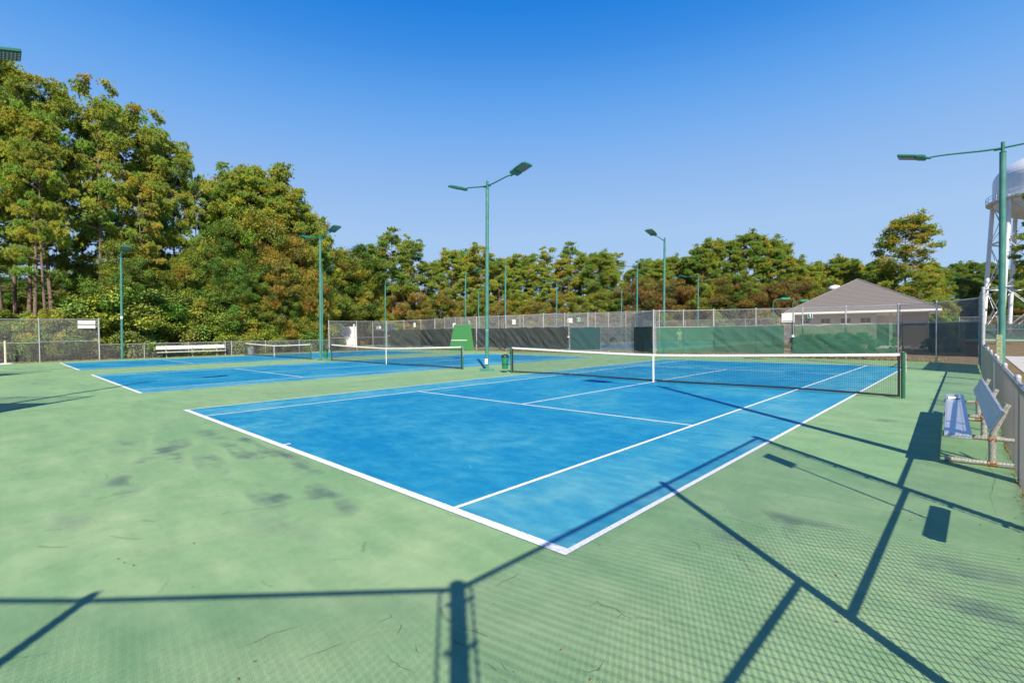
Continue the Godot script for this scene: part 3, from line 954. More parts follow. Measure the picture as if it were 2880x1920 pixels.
func build_poles() -> void:
	var east := [1.0, 0.0]
	var west := [-1.0, 0.0]
	var south := [0.0, 1.0]
	var north := [0.0, -1.0]
	flood_pole("tall teal double-headed floodlight pole between first and middle courts beside the net", -13.46, -11.95, 7.95, 0.078, [east, west], Vector3.ZERO, true)
	flood_pole("teal double-headed floodlight pole between the middle and third courts", -29.4, -11.9, 7.95, 0.08, [east, west])
	var c := flood_pole("teal single-armed floodlight pole by the left fence near the white bench", -45.5, -3.75, 7.8, 0.085, [east])
	var bd := MB.new()
	bd.tube([Vector3(0, 3.1, 0), Vector3(0, 3.3, 0)], [.087], 20)
	part(c, "white_band", bd.done(), M.white)
	flood_pole("teal floodlight pole hidden close behind the middle courts' pole", -46.3, -20.0, 7.9, 0.08, [east])
	flood_pole("thick teal floodlight pole on the right rising in front of the water tower", 2.78, -20.9, 7.6, 0.092, [west], Vector3(1, 0, 0), false, 1.9, false)
	flood_pole("teal floodlight pole out of view on the right whose shadow crosses the first court", 2.92, -4.36, 7.95, 0.09, [west], Vector3(1, 0, 0), false, 1.6)
	flood_pole("teal floodlight pole behind the near baselines whose lamp shows in the top left corner", -13.4, 4.9, 7.5, 0.085, [north], Vector3(0, 0, 1), false, 1.5)
	flood_pole("teal floodlight pole behind the far left of the near baselines", -29.3, 4.9, 7.75, 0.085, [north], Vector3(0, 0, 1), false, 1.3)
	flood_pole("teal floodlight pole rising behind the far corner post of the first court", -14.1, -29.9, 7.9, 0.08, [south])
	flood_pole("teal floodlight pole just right of the tall centre pole behind the grey screens", -30.2, -30.2, 7.9, 0.08, [south])
	flood_pole("distant teal floodlight pole left of the centre pole with one arm", -38.2, -32.2, 7.9, 0.08, [east])
	flood_pole("distant teal floodlight pole left above the far left fence corner", -52.5, -31.2, 7.9, 0.08, [east])
	flood_pole("farthest left distant floodlight pole above the white cabinet", -68.5, -40.2, 7.9, 0.08, [east])
	flood_pole("distant floodlight pole left of the far corner post behind the number two sign", -22.6, -41.2, 7.9, 0.08, [west])
	flood_pole("distant floodlight pole right of the far corner post in front of brown trees", -22.6, -55.8, 7.9, 0.08, [west])
	flood_pole("distant double-armed floodlight pole right of the centre pole", -37.4, -47.0, 7.9, 0.08, [east, west])
	flood_pole("small distant floodlight pole beside the double-armed one", -54.0, -64.8, 7.9, 0.08, [west])
	flood_pole("small distant floodlight pole right behind the green practice board", -52.8, -47.5, 7.9, 0.08, [west, east])
	flood_pole("small distant floodlight pole left behind the green practice board", -70.5, -56.0, 7.9, 0.08, [east])
	flood_pole("small distant floodlight pole in front of the tall pines near the middle", -37.8, -63.5, 7.9, 0.08, [west])
	# shepherd's-crook path lamps by the building
	var names := ["first shepherd's-crook path lamp left of the building roof", "second shepherd's-crook path lamp beside the building roof", "third shepherd's-crook path lamp partly behind the building roof"]
	var spot := [[-11.9, -47.6, 4.45], [-11.6, -53.0, 4.45], [-11.0, -58.4, 4.4]]
	for i in 3:
		var o := thing("path_lamp", names[i], "lamp", Vector3(spot[i][0], 0, spot[i][1]), 0.76, "path lamps by the building")
		var h: float = spot[i][2]
		var mb := MB.new()
		mb.tube([Vector3(0, -.02, 0), Vector3(0, h - .5, 0), Vector3(.05, h - .2, 0), Vector3(.2, h - .04, 0), Vector3(.45, h, 0), Vector3(.8, h + .03, 0)], [.05, .045, .042, .04, .038, .038], 10)
		part(o, "pole", mb.done(), M.lamp_green)
		var hd := MB.new()
		hd.box(Vector3(1.15, h + .04, 0), Vector3(.85, .22, .36), .05)
		part(o, "lamp_head", hd.done(), plain(lin(.03, .25, .14), 0.4))

# ------------------------------------------------------------------ benches, bins, boards
func build_furniture() -> void:
	# aluminium bench on the right, 4.6 m long, its frames rusting at the welds
	var b := thing("bench", "long aluminium bench with backrest and rusty pipe frame by the right fence", "bench", Vector3(1.985, 0, -7.15), 0.035, "benches")
	var seat := MB.new()
	seat.box(Vector3(0, .395, 0), Vector3(.25, .045, 4.58), .006)
	for k in 3:
		seat.box(Vector3(-.08 + k * .08, .419, 0), Vector3(.05, .006, 4.57), .002)
	part(b, "seat", seat.done(), M.alu)
	var tilt := Basis(Vector3(0, 0, 1), -0.45)
	var back := MB.new()
	back.box(Vector3(.325, .61, 0), Vector3(.042, .25, 4.58), .006, tilt)
	for k in 2:
		back.box(Vector3(.325, .61, 0) + tilt * Vector3(-.022, -.06 + .12 * k, 0), Vector3(.006, .085, 4.57), .002, tilt)
	part(b, "backrest", back.done(), M.alu)
	for z in [1.86, -.02, -1.9]:
		var fm := MB.new()
		fm.tube([Vector3(-.12, .032, z), Vector3(.62, .032, z)], [.032], 14)
		fm.tube([Vector3(.31, .05, z), Vector3(.31, .36, z), Vector3(.325, .43, z), Vector3(.44, .76, z)], [.034], 14)
		fm.tube([Vector3(-.13, .335, z), Vector3(.50, .335, z)], [.026], 14)
		fm.tube([Vector3(.31, .07, z), Vector3(.31, .30, z - .45)], [.014], 8)
		var frame := part(b, "leg_frame", fm.done(), M.frame)
		for q in [[.275, .345, .335, .0362], [.265, .355, .032, .0342], [-.14, -.11, .335, .0272]]:
			var rm := MB.new()
			rm.tube([Vector3(q[0], q[2], z), Vector3(q[1], q[2], z)], [q[3]], 14)
			part(frame, "rusty_weld", rm.done(), M.rust)
		var bk := MB.new()
		bk.box(Vector3(-.10, .375, z), Vector3(.06, .02, .06), .003)
		part(frame, "bracket", bk.done(), M.black)
	# small things left on the seat
	var bt := thing("water_bottle", "small white bottle with a black strap lying on the bench seat", "bottle", Vector3(1.90, .4225, -8.55), 0.5)
	bt.scale = Vector3.ONE * 0.62
	var bm := MB.new()
	bm.tube([Vector3(-.11, .035, 0), Vector3(-.06, .035, 0), Vector3(.05, .035, 0), Vector3(.075, .035, 0), Vector3(.1, .035, 0)], [.034, .035, .035, .016, .016], 14)
	part(bt, "body", bm.done(), M.white)
	var st := MB.new()
	st.tube([Vector3(.08, .03, 0), Vector3(.14, .012, .03), Vector3(.20, .012, -.01), Vector3(.10, .012, -.06), Vector3(-.02, .012, -.07)], [.012], 6)
	part(bt, "strap", st.done(), M.black)

	# long white bench by the left fence
	var wb := thing("bench", "long white bench with backrest in front of the low left fence", "bench", Vector3(-44.9, 0, -8.3), 0.0, "benches")
	var wm := MB.new()
	wm.box(Vector3(0, .44, 0), Vector3(.26, .05, 4.9), .008)
	part(wb, "seat", wm.done(), M.alu_white)
	wm = MB.new()
	wm.box(Vector3(-.34, .80, 0), Vector3(.045, .28, 4.9), .008, Basis(Vector3(0, 0, 1), 0.25))
	part(wb, "backrest", wm.done(), M.alu_white)
	for z in [1.8, 0.0, -1.8]:
		wm = MB.new()
		wm.tube([Vector3(.12, .03, z), Vector3(-.5, .03, z)], [.03], 10)
		wm.tube([Vector3(-.15, .04, z), Vector3(-.15, .40, z), Vector3(-.30, .86, z)], [.03], 10)
		wm.tube([Vector3(.14, .40, z), Vector3(-.2, .40, z)], [.026], 10)
		part(wb, "leg_frame", wm.done(), M.frame)
	wm = MB.new()
	wm.tube([Vector3(-.15, .25, 1.8), Vector3(-.15, .25, -1.8)], [.018], 8)
	part(wb, "stretcher", wm.done(), M.post_green)

	# bins hung on net posts
	for q in [[-12.17, -11.78, "green litter bin with black lid hung on the first court's net post"], [-28.35, -11.75, "green litter bin with black lid beside the middle court's left net post"]]:
		var o := thing("litter_bin", q[2], "bin", Vector3(q[0], 0, q[1]), 0.0, "green litter bins")
		var m := MB.new()
		m.lathe(Vector3.ZERO, [Vector2(0, .155), Vector2(.11, .155), Vector2(.118, .17), Vector2(.138, .40), Vector2(.15, .62), Vector2(.155, .625), Vector2(.155, .65), Vector2(.14, .65)], 28)
		part(o, "body", m.done(), M.bin_green)
		m = MB.new()
		m.lathe(Vector3.ZERO, [Vector2(.162, .635), Vector2(.165, .665), Vector2(.15, .715), Vector2(.11, .75), Vector2(.05, .768), Vector2(0, .77)], 28)
		part(o, "lid", m.done(), M.black)
		m = MB.new()
		m.lathe(Vector3.ZERO, [Vector2(.141, .34), Vector2(.146, .34), Vector2(.146, .365), Vector2(.141, .365)], 24)
		m.box(Vector3(.2, .352, -.05), Vector3(.16, .03, .02), .004, Basis(Vector3.UP, 0.3))
		part(o, "bracket", m.done(), M.black)
	var gb := thing("litter_bin", "grey metal litter bin behind the third court's net", "bin", Vector3(-43.5, 0, -12.3))
	var gm := MB.new()
	gm.lathe(Vector3.ZERO, [Vector2(0, 0), Vector2(.24, 0), Vector2(.26, .02), Vector2(.26, .30), Vector2(.268, .31), Vector2(.26, .32), Vector2(.26, .68), Vector2(.275, .69), Vector2(.275, .71), Vector2(.24, .71), Vector2(.24, .60)], 28)
	part(gb, "body", gm.done(), M.galv)
	gm = MB.new()
	gm.tube([Vector3(.26, .5, 0), Vector3(.31, .5, .04), Vector3(.31, .5, .1), Vector3(.25, .5, .12)], [.012], 8)
	part(gb, "handle", gm.done(), M.galv)

	# green practice board leaning back, white line at net height
	var pb := thing("practice_board", "tall green rebound practice board with a white line before the grey windscreen", "board", Vector3(-34.9, 0, -28.55), 0.0)
	var yw := Basis(Vector3.UP, 0.0)
	var pm := MB.new()
	var f := [Vector3(-1.5, 0, .1), Vector3(1.28, 0, .1), Vector3(1.16, 2.48, -.32), Vector3(-1.16, 2.48, -.32)]
	var k := [Vector3(-1.5, 0, -.8), Vector3(1.28, 0, -.8), Vector3(1.16, 2.48, -.48), Vector3(-1.16, 2.48, -.48)]
	pm.quad(f[0], f[1], f[2], f[3], Vector3(0, .2, 1))
	pm.quad(k[0], k[1], k[2], k[3], Vector3(0, 0, -1))
	pm.quad(f[1], k[1], k[2], f[2], Vector3(1, 0, 0))
	pm.quad(f[0], k[0], k[3], f[3], Vector3(-1, 0, 0))
	pm.quad(f[2], f[3], k[3], k[2], Vector3.UP)
	part(pb, "board", pm.done(), M.board_green)
	pm = MB.new()
	pm.box(Vector3(-.1, .96, -.058), Vector3(2.4, .07, .012), .003, Basis(Vector3.RIGHT, -0.168))
	part(pb, "net_line", pm.done(), M.white)
	pm = MB.new()
	pm.box(Vector3(1.05, .5, .028), Vector3(.03, 1.0, .012), 0.0, Basis(Vector3.RIGHT, -0.168))
	part(pb, "batten", pm.done(), M.board_green)
	pm = MB.new()
	pm.box(Vector3(0, 2.5, -.40), Vector3(2.3, .04, .2), .006)
	part(pb, "top_edge", pm.done(), mottled([lin(.25, .38, .2), lin(.4, .5, .32)], [0.3, 0.7], 1.2, 0.9))

	# white cabinet past the far left corner
	var wc := thing("utility_cabinet", "white boxy cabinet with corner posts behind the far left fence", "cabinet", Vector3(-62.5, 0, -31.6), 0.9)
	var cm := MB.new()
	cm.box(Vector3(0, 1.42, 0), Vector3(1.9, 2.6, 1.6), .03)
	part(wc, "body", cm.done(), mottled([lin(.62, .63, .64), lin(.74, .75, .76)], [0.3, 0.7], 0.5, 0.7))
	for q in [[-.72, .95, 2.95], [.85, .95, 2.98], [1.05, .6, 2.7]]:
		cm = MB.new()
		cm.box(Vector3(q[0], q[2] / 2, q[1]), Vector3(.16, q[2], .16), .02)
		cm.lathe(Vector3(q[0], q[2], q[1]), [Vector2(.13, 0), Vector2(.13, .05), Vector2(0, .14)], 8)
		part(wc, "corner_post", cm.done(), M.white)
	cm = MB.new()
	cm.box(Vector3(-.2, 2.74, 0), Vector3(1.7, .06, 1.75), .02)
	part(wc, "roof", cm.done(), M.white)
	cm = MB.new()
	cm.box(Vector3(0, 1.42, .812), Vector3(.9, 2.3, .02), .006)
	var dr := part(wc, "door", cm.done(), M.white)
	cm = MB.new()
	cm.box(Vector3(.36, 1.3, .84), Vector3(.04, .16, .04), .006)
	part(dr, "handle", cm.done(), M.black)
	var pbn := thing("bench", "backless white plank bench beside the white cabinet", "bench", Vector3(-63.6, 0, -28.9), 0.9, "benches")
	cm = MB.new()
	cm.box(Vector3(0, .46, 0), Vector3(2.0, .06, .3), .01)
	part(pbn, "seat", cm.done(), M.alu_white)
	for x in [-.75, .75]:
		cm = MB.new()
		cm.box(Vector3(x, .215, 0), Vector3(.08, .43, .24), .01)
		part(pbn, "leg", cm.done(), M.frame)

	# old post on a plate at the far left edge
	var op := thing("loose_net_post", "weathered pale post standing on a white plate at the left edge", "post", Vector3(-45.05, 0, 2.5))
	cm = MB.new()
	cm.tube([Vector3(0, .04, 0), Vector3(-.03, 1.55, 0)], [.06], 14)
	part(op, "post", cm.done(), mottled([lin(.50, .42, .30), lin(.66, .60, .48)], [0.3, 0.7], 1.0, 0.8))
	cm = MB.new()
	cm.lathe(Vector3.ZERO, [Vector2(.42, 0), Vector2(.42, .03), Vector2(.2, .05), Vector2(0, .05)], 20)
	part(op, "base_plate", cm.done(), M.white)

	# wooden post outside the low fence on the right
	var wp := thing("wooden_post", "greenish treated timber post behind the low right fence", "post", Vector3(2.66, -.02, -18.1))
	cm = MB.new()
	cm.box(Vector3(0, .71, 0), Vector3(.14, 1.42, .14), .012)
	part(wp, "post", cm.done(), M.wood)
	cm = MB.new()
	cm.box(Vector3(0, 1.43, 0), Vector3(.12, .02, .12), .006)
	part(wp, "top", cm.done(), M.wood)

	# court squeegee and a small notice hung on the near fence: only their shadows fall into view
	var sq := thing("court_squeegee", "court squeegee hung head down on the near right fence", "squeegee", Vector3(2.70, 0, -2.07))
	cm = MB.new()
	cm.tube([Vector3(0, .75, -.45), Vector3(0, .75, .45)], [.055], 16)
	part(sq, "roller", cm.done(), M.bin_green)
	cm = MB.new()
	cm.tube([Vector3(0, .75, 0), Vector3(0, 2.22, 0)], [.014], 10)
	part(sq, "handle", cm.done(), M.galv)
	var nt := thing("fence_notice", "small upright notice board on the near right fence", "sign", Vector3(2.72, 0, -2.07))
	cm = MB.new()
	cm.box(Vector3(0, 2.46, 0), Vector3(.012, .46, .24), .003)
	part(nt, "board", cm.done(), M.white)

	build_signs()

func text_part(parent: Node, called: String, s: String, height: float, at: Vector3, m: Material, turn := 0.0) -> void:
	var tm := TextMesh.new()
	var fo := SystemFont.new()
	fo.font_names = PackedStringArray(["Droid Sans"])
	fo.font_weight = 700
	tm.font = fo
	tm.text = s
	tm.font_size = 64
	tm.pixel_size = height / 46.0
	tm.depth = 0.006
	var o := part(parent, called, tm, m, at)
	o.rotation.y = turn

func build_signs() -> void:
	# [x, y, z, width, height, bar, label]
	for s in [[-6.0, 2.33, -29.42, .68, .54, true, "white notice board left of the number one court sign"], [-22.0, 2.56, -29.42, .50, .42, true, "white notice board left of the number two court sign"], [-28.3, 2.60, -29.42, .42, .44, false, "white notice board on the fence right of the centre pole"], [-36.7, 2.46, -29.42, .42, .46, true, "white notice board left of the practice board top"], [-43.0, 2.62, -29.0, .40, .46, false, "white notice board on the far left fence corner"], [-51.2, 2.45, -29.5, .55, .36, true, "white notice board on the fence beside the white cabinet"]]:
		var o := thing("notice_board", s[6], "sign", Vector3(s[0], 0, s[2]), 0.0, "notice boards on the fences")
		if s[0] < -50: o.rotation.y = 0.7
		var mb := MB.new()
		mb.box(Vector3(0, s[1], 0), Vector3(s[3], s[4], .012), .003)
		part(o, "board", mb.done(), M.white)
		if s[5]:
			mb = MB.new()
			mb.box(Vector3(0, s[1] - s[4] * .38, .008), Vector3(s[3] * .86, .035, .004), 0.0)
			part(o, "printed_bar", mb.done(), M.black)
		if s[0] > -30:
			for k in 4:
				mb = MB.new()
				mb.box(Vector3(0, s[1] + s[4] * (.34 - k * .14), .0075), Vector3(s[3] * (.74 - .06 * (k % 2)), .012, .002), 0.0)
				part(o, "printed_line", mb.done(), plain(lin(.45, .46, .47), 0.7))
	for s in [[-4.85, 2.41, -29.42, .26, "1", "teal court sign with a white numeral one"], [-21.15, 2.62, -29.42, .32, "2", "dark teal court sign with a white numeral two"], [-34.4, 2.72, -29.42, .30, "3", "dark teal court sign with a white numeral three above the practice board"]]:
		var o := thing("court_number_sign", s[5], "sign", Vector3(s[0], 0, s[2]), 0.0, "court number signs")
		var mb := MB.new()
		mb.box(Vector3(0, s[1], 0), Vector3(s[3], s[3] * 1.04, .012), .003)
		part(o, "border", mb.done(), M.white)
		mb = MB.new()
		mb.box(Vector3(0, s[1], .006), Vector3(s[3] * .86, s[3] * .9, .012), .003)
		part(o, "plate", mb.done(), plain(lin(.02, .17, .15), 0.5))
		text_part(o, "numeral", s[4], s[3] * .72, Vector3(0, s[1], .016), M.white)
	var o := thing("board_sign", "two weathered white boards wired high on the left tall fence", "sign", Vector3(-45.72, 0, -1.75))
	var mb := MB.new()
	mb.box(Vector3(0, 2.82, 0), Vector3(.02, .27, 1.0), .004)
	part(o, "upper_board", mb.done(), M.alu_white)
	mb = MB.new()
	mb.box(Vector3(0, 2.50, 0), Vector3(.02, .25, 1.0), .004)
	part(o, "lower_board", mb.done(), M.alu_white)
	mb = MB.new()
	mb.box(Vector3(-.005, 2.66, 0), Vector3(.02, .10, .9), .0)
	part(o, "backing_strip", mb.done(), M.black)
	for q in [[-5.72, -29.36, "white gate latch box at the split in the green windscreen"], [-22.12, -29.34, "white gate latch box at the edge of the teal windscreen"]]:
		var g := thing("gate_latch", q[2], "latch", Vector3(q[0], 0, q[1]), 0.0, "gate latch boxes")
		mb = MB.new()
		mb.box(Vector3(0, 1.24, 0), Vector3(.13, .12, .08), .01)
		part(g, "box", mb.done(), M.white)
		mb = MB.new()
		mb.box(Vector3(-.05, 1.09, 0), Vector3(.12, .2, .05), .02, Basis(Vector3(0, 0, 1), -0.5))
		part(g, "handle", mb.done(), M.black)
		mb = MB.new()
		mb.tube([Vector3(.02, 1.3, -.02), Vector3(.03, 2.75, -.02)], [.018], 8)
		part(g, "drop_rod", mb.done(), M.frame)

# ------------------------------------------------------------------ clubhouse
func build_building() -> void:
	# front eave runs from (-10.2, -44.6) to (0.1, -46); turned a little against the courts
	var a := Vector2(-10.15, -44.5)
	var d := Vector2(10.3, -1.25)
	var w := d.length()
	var o := thing("clubhouse", "small tan building with grey hipped shingle roof behind the right-hand fence", "building", Vector3(a.x, 0, a.y), -d.angle())
	# local: x along the front eave, z negative to the back
	var tan := mottled([lin(.42, .34, .26), lin(.52, .44, .35), lin(.60, .52, .43)], [0.25, 0.5, 0.8], 0.9, 0.9, 0.0, 14, 0.05)
	var stone := mottled([lin(.30, .23, .17), lin(.48, .39, .31), lin(.62, .54, .45)], [0.25, 0.5, 0.8], 1.4, 0.95, 0.0, 15, 0.06)
	var trim := plain(lin(.74, .73, .70), 0.7)
	var depth := 11.0
	var eh := 2.82
	var wx0 := 0.75
	var wx1 := w - 3.9
	var wz := -0.75
	var mb := MB.new()
	# front wall with four window openings, built as piers, sill band and lintel band
	var win := [1.5, 3.0, 4.4, 5.75]
	var y0 := 2.05
	var y1 := 2.48
	mb.box(Vector3((wx0 + wx1) / 2, y0 / 2, wz - .1), Vector3(wx1 - wx0, y0, .2))
	part(o, "wall", mb.done(), tan)
	mb = MB.new()
	mb.box(Vector3((wx0 + wx1) / 2, (y1 + eh) / 2, wz - .1), Vector3(wx1 - wx0, eh - y1, .2))
	var x := wx0
	for i in win.size() + 1:
		var e: float = win[i] - .33 if i < win.size() else wx1
		mb.box(Vector3((x + e) / 2, (y0 + y1) / 2, wz - .1), Vector3(e - x, y1 - y0, .2))
		if i < win.size(): x = win[i] + .33
	part(o, "upper_wall", mb.done(), tan)
	for q in win:
		var wm := MB.new()
		wm.box(Vector3(q, (y0 + y1) / 2, wz - .16), Vector3(.66, y1 - y0, .02))
		var win_o := part(o, "window", wm.done(), plain(lin(.015, .016, .018), 0.12))
		wm = MB.new()
		wm.box(Vector3(q, y0 - .02, wz + .015), Vector3(.74, .05, .06), .006)
		part(win_o, "sill", wm.done(), tan)
		wm = MB.new()
		wm.box(Vector3(q, (y0 + y1) / 2, wz - .14), Vector3(.03, y1 - y0, .03))
		part(win_o, "mullion", wm.done(), tan)
	# side and back walls, porch recess on the right
	mb = MB.new()
	mb.box(Vector3(wx0 + .1, eh / 2, -depth / 2), Vector3(.2, eh, depth - 1.9))
	part(o, "side_wall", mb.done(), tan)
	mb = MB.new()
	mb.box(Vector3(wx1 - .1, eh / 2, -depth / 2 - .1), Vector3(.2, eh, depth - 2.2))
	part(o, "side_wall", mb.done(), stone)
	mb = MB.new()
	mb.box(Vector3(w / 2, eh / 2, -depth + .8), Vector3(w - 1.5, eh, .2))
	part(o, "back_wall", mb.done(), tan)
	mb = MB.new()
	mb.box(Vector3(w - 1.45, eh / 2, wz - 1.3), Vector3(1.6, eh, 2.2))
	part(o, "porch_room", mb.done(), stone)
	mb = MB.new()
	mb.box(Vector3(w - 2.75, 1.05, wz - 2.4), Vector3(.95, 2.1, .06), .01)
	var door := part(o, "door", mb.done(), plain(lin(.05, .12, .12), 0.4))
	mb = MB.new()
	mb.box(Vector3(w - 2.4, 1.0, wz - 2.35), Vector3(.05, .12, .06), .01)
	part(door, "handle", mb.done(), M.galv)
	mb = MB.new()
	mb.box(Vector3(w - 3.0, eh / 2, wz - .15), Vector3(.22, eh, .22), .01)
	part(o, "porch_pillar", mb.done(), tan)
	for k in 3:
		mb = MB.new()
		mb.box(Vector3(w - 2.9, .08 + .0 - k * .05 + .07, wz + .1 + k * .3), Vector3(2.2, .14 - k * .03, .5), .01)
		part(o, "step", mb.done(), trim)
	mb = MB.new()
	mb.box(Vector3(w / 2, .02, -depth / 2), Vector3(w - 1.2, .08, depth - 1.2))
	part(o, "floor_slab", mb.done(), trim)
	# hipped roof with thickness and shingle courses
	var rise := 2.95
	var ap := Vector3(w / 2 - .1, eh + .25 + rise, -depth / 2)
	var ap2 := ap + Vector3(0, 0, -.8)
	var e := [Vector3(0, eh + .25, 0), Vector3(w, eh + .25, 0), Vector3(w, eh + .25, -depth), Vector3(0, eh + .25, -depth)]
	var shingle := mottled([lin(.125, .115, .108), lin(.185, .17, .16), lin(.25, .23, .215)], [0.25, 0.5, 0.8], 1.1, 0.95, 0.0, 19, 0.04)
	var roof := Node3D.new()
	roof.name = "roof"
	o.add_child(roof)
	var faces := [[e[0], e[1], ap, ap], [e[1], e[2], ap2, ap], [e[2], e[3], ap2, ap2], [e[3], e[0], ap, ap2]]
	for f in faces:
		# shingle courses: overlapping sloping strips, each a little proud of the one above
		var strips := MB.new()
		var n := 24
		var nn: Vector3 = (f[1] - f[0]).cross(f[3] - f[0]).normalized()
		if nn.y < 0: nn = -nn
		for k in n:
			var t0 := float(k) / n
			var t1 := float(k + 1) / n
			var l0: Vector3 = f[0].lerp(f[3], t0) + nn * .03
			var r0: Vector3 = f[1].lerp(f[2], t0) + nn * .03
			var l1: Vector3 = f[0].lerp(f[3], t1) + nn * .004
			var r1: Vector3 = f[1].lerp(f[2], t1) + nn * .004
			strips.quad(l0, r0, r1, l1, nn)
			strips.quad(l0, r0, r0 - nn * .03, l0 - nn * .03, -nn + Vector3(0, -1, 0))
		part(roof, "shingle_slope", strips.done(), shingle)
	for pair in [[e[0], ap], [e[1], ap], [e[2], ap2], [e[3], ap2], [ap, ap2]]:
		var rm := MB.new()
		rm.tube([pair[0] + Vector3.UP * .02, pair[1] + Vector3.UP * .02], [.06], 6)
		part(roof, "ridge_cap", rm.done(), shingle)
	for k in 4:
		var fm := MB.new()
		var p: Vector3 = e[k]
		var q: Vector3 = e[(k + 1) % 4]
		var dd := (q - p).normalized()
		fm.box((p + q) / 2 + Vector3.DOWN * .10, Vector3((q - p).length() - .04, .17, .04), .006, Basis(dd, Vector3.UP, dd.cross(Vector3.UP)))
		part(roof, "fascia", fm.done(), trim)
	var sm := MB.new()
	sm.box(Vector3(w / 2, eh + .03, -depth / 2), Vector3(w - .1, .06, depth - .1))
	part(roof, "soffit", sm.done(), trim)
	var vm := MB.new()
	vm.lathe(Vector3(w * .33, eh + .25 + rise * .72, -depth * .42), [Vector2(.5, 0), Vector2(.5, .12), Vector2(.36, .3), Vector2(0, .38)], 16)
	part(roof, "roof_vent", vm.done(), trim)

# ------------------------------------------------------------------ water tower
func build_tower() -> void:
	# depth about 90 m along the right edge of the view
	var o := thing("water_tower", "white multi-legged water tower rising at the right edge behind the pole", "water tower", Vector3(14.05, 0, -139.58))
	var white := mottled([lin(.60, .64, .68), lin(.67, .70, .73), lin(.72, .74, .76)], [0.25, 0.5, 0.8], 0.15, 0.35)
	var R := 10.2
	var by := 26.6
	var mb := MB.new()
	var prof := [Vector2(0, by - 4.2)]
	for k in range(1, 13):
		var t := PI / 2 * k / 12.0
		prof.append(Vector2(R * sin(t), by - 4.2 * cos(t)))
	prof.append(Vector2(R, by + 4.0))
	for k in range(1, 13):
		var t := PI / 2 * k / 12.0
		prof.append(Vector2(R * cos(t), by + 4.0 + 5.0 * sin(t)))
	mb.lathe(Vector3.ZERO, prof, 48)
	part(o, "tank", mb.done(), white)
	mb = MB.new()
	mb.lathe(Vector3.ZERO, [Vector2(R, by - .25), Vector2(R + 1.0, by - .25), Vector2(R + 1.0, by), Vector2(R, by)], 48)
	var bal := part(o, "balcony", mb.done(), white)
	for h in [.55, 1.1]:
		mb = MB.new()
		var ring := []
		for k in 49:
			ring.append(Vector3(cos(TAU * k / 48.0) * (R + .95), by + h, sin(TAU * k / 48.0) * (R + .95)))
		mb.tube(ring, [.05], 6, false)
		part(bal, "handrail", mb.done(), white)
	for k in 24:
		mb = MB.new()
		var p := Vector3(cos(TAU * k / 24.0), 0, sin(TAU * k / 24.0)) * (R + .95)
		mb.rod(p + Vector3.UP * by, p + Vector3.UP * (by + 1.1), .05)
		part(bal, "baluster", mb.done(), white)
	var n := 8
	var foot := []
	var top := []
	for k in n:
		var w := deg_to_rad(140.4) + TAU * k / n
		foot.append(Vector3(cos(w), 0, sin(w)) * (R + 1.3))
		top.append(Vector3(cos(w), 0, sin(w)) * (R - .1) + Vector3.UP * (by + .6))
		mb = MB.new()
		mb.tube([foot[k] + Vector3.DOWN * .03, top[k]], [.38, .36], 18)
		part(o, "leg", mb.done(), white)
	mb = MB.new()
	mb.tube([Vector3(0, -.03, 0), Vector3(0, by - 4.0, 0)], [1.0], 20)
	part(o, "riser_pipe", mb.done(), white)
	for lev in [.34, .68]:
		for k in n:
			var p: Vector3 = foot[k].lerp(top[k], lev)
			var q: Vector3 = foot[(k + 1) % n].lerp(top[(k + 1) % n], lev)
			mb = MB.new()
			mb.tube([p, q], [.2], 8)
			part(o, "strut", mb.done(), white)
	for lev in [[0.02, .34], [.34, .68], [.68, .97]]:
		for k in n:
			var k2 := (k + 1) % n
			mb = MB.new()
			mb.tube([foot[k].lerp(top[k], lev[0]), foot[k2].lerp(top[k2], lev[1])], [.07], 6)
			part(o, "tie_rod", mb.done(), white)
			mb = MB.new()
			mb.tube([foot[k2].lerp(top[k2], lev[0]), foot[k].lerp(top[k], lev[1])], [.07], 6)
			part(o, "tie_rod", mb.done(), white)
	# ladder up the left leg
	mb = MB.new()
	var la: Vector3 = foot[0] * 1.05
	var lb: Vector3 = top[0] * Vector3(1.08, 1, 1.08)
	for s in [-.25, .25]:
		mb.rod(la + Vector3(0, 0, s), lb + Vector3(0, 0, s), .05)
	for k in 60:
		var p := la.lerp(lb, k / 60.0)
		mb.rod(p + Vector3(0, 0, -.25), p + Vector3(0, 0, .25), .03)
	part(o, "ladder", mb.done(), M.galv)

# ------------------------------------------------------------------ trees
func needle_tuft(seed_: int) -> ArrayMesh:
	var r := RandomNumberGenerator.new()
	r.seed = seed_
	var v := PackedVector3Array()
	for k in 30:
		var a := r.randf() * TAU
		var e := r.randf_range(-0.25, 1.45)
		var d := Vector3(cos(a) * cos(e), sin(e), sin(a) * cos(e))
		var s := d.cross(Vector3(r.randf() - .5, r.randf() - .5, r.randf() - .5)).normalized()
		var o := d * 0.03 + Vector3(r.randf_range(-.06, .06), r.randf_range(-.05, .05), r.randf_range(-.06, .06))
		var l := r.randf_range(.17, .29)
		v.append(o - s * .024); v.append(o + s * .024); v.append(o + d * l)
	return raw(v)

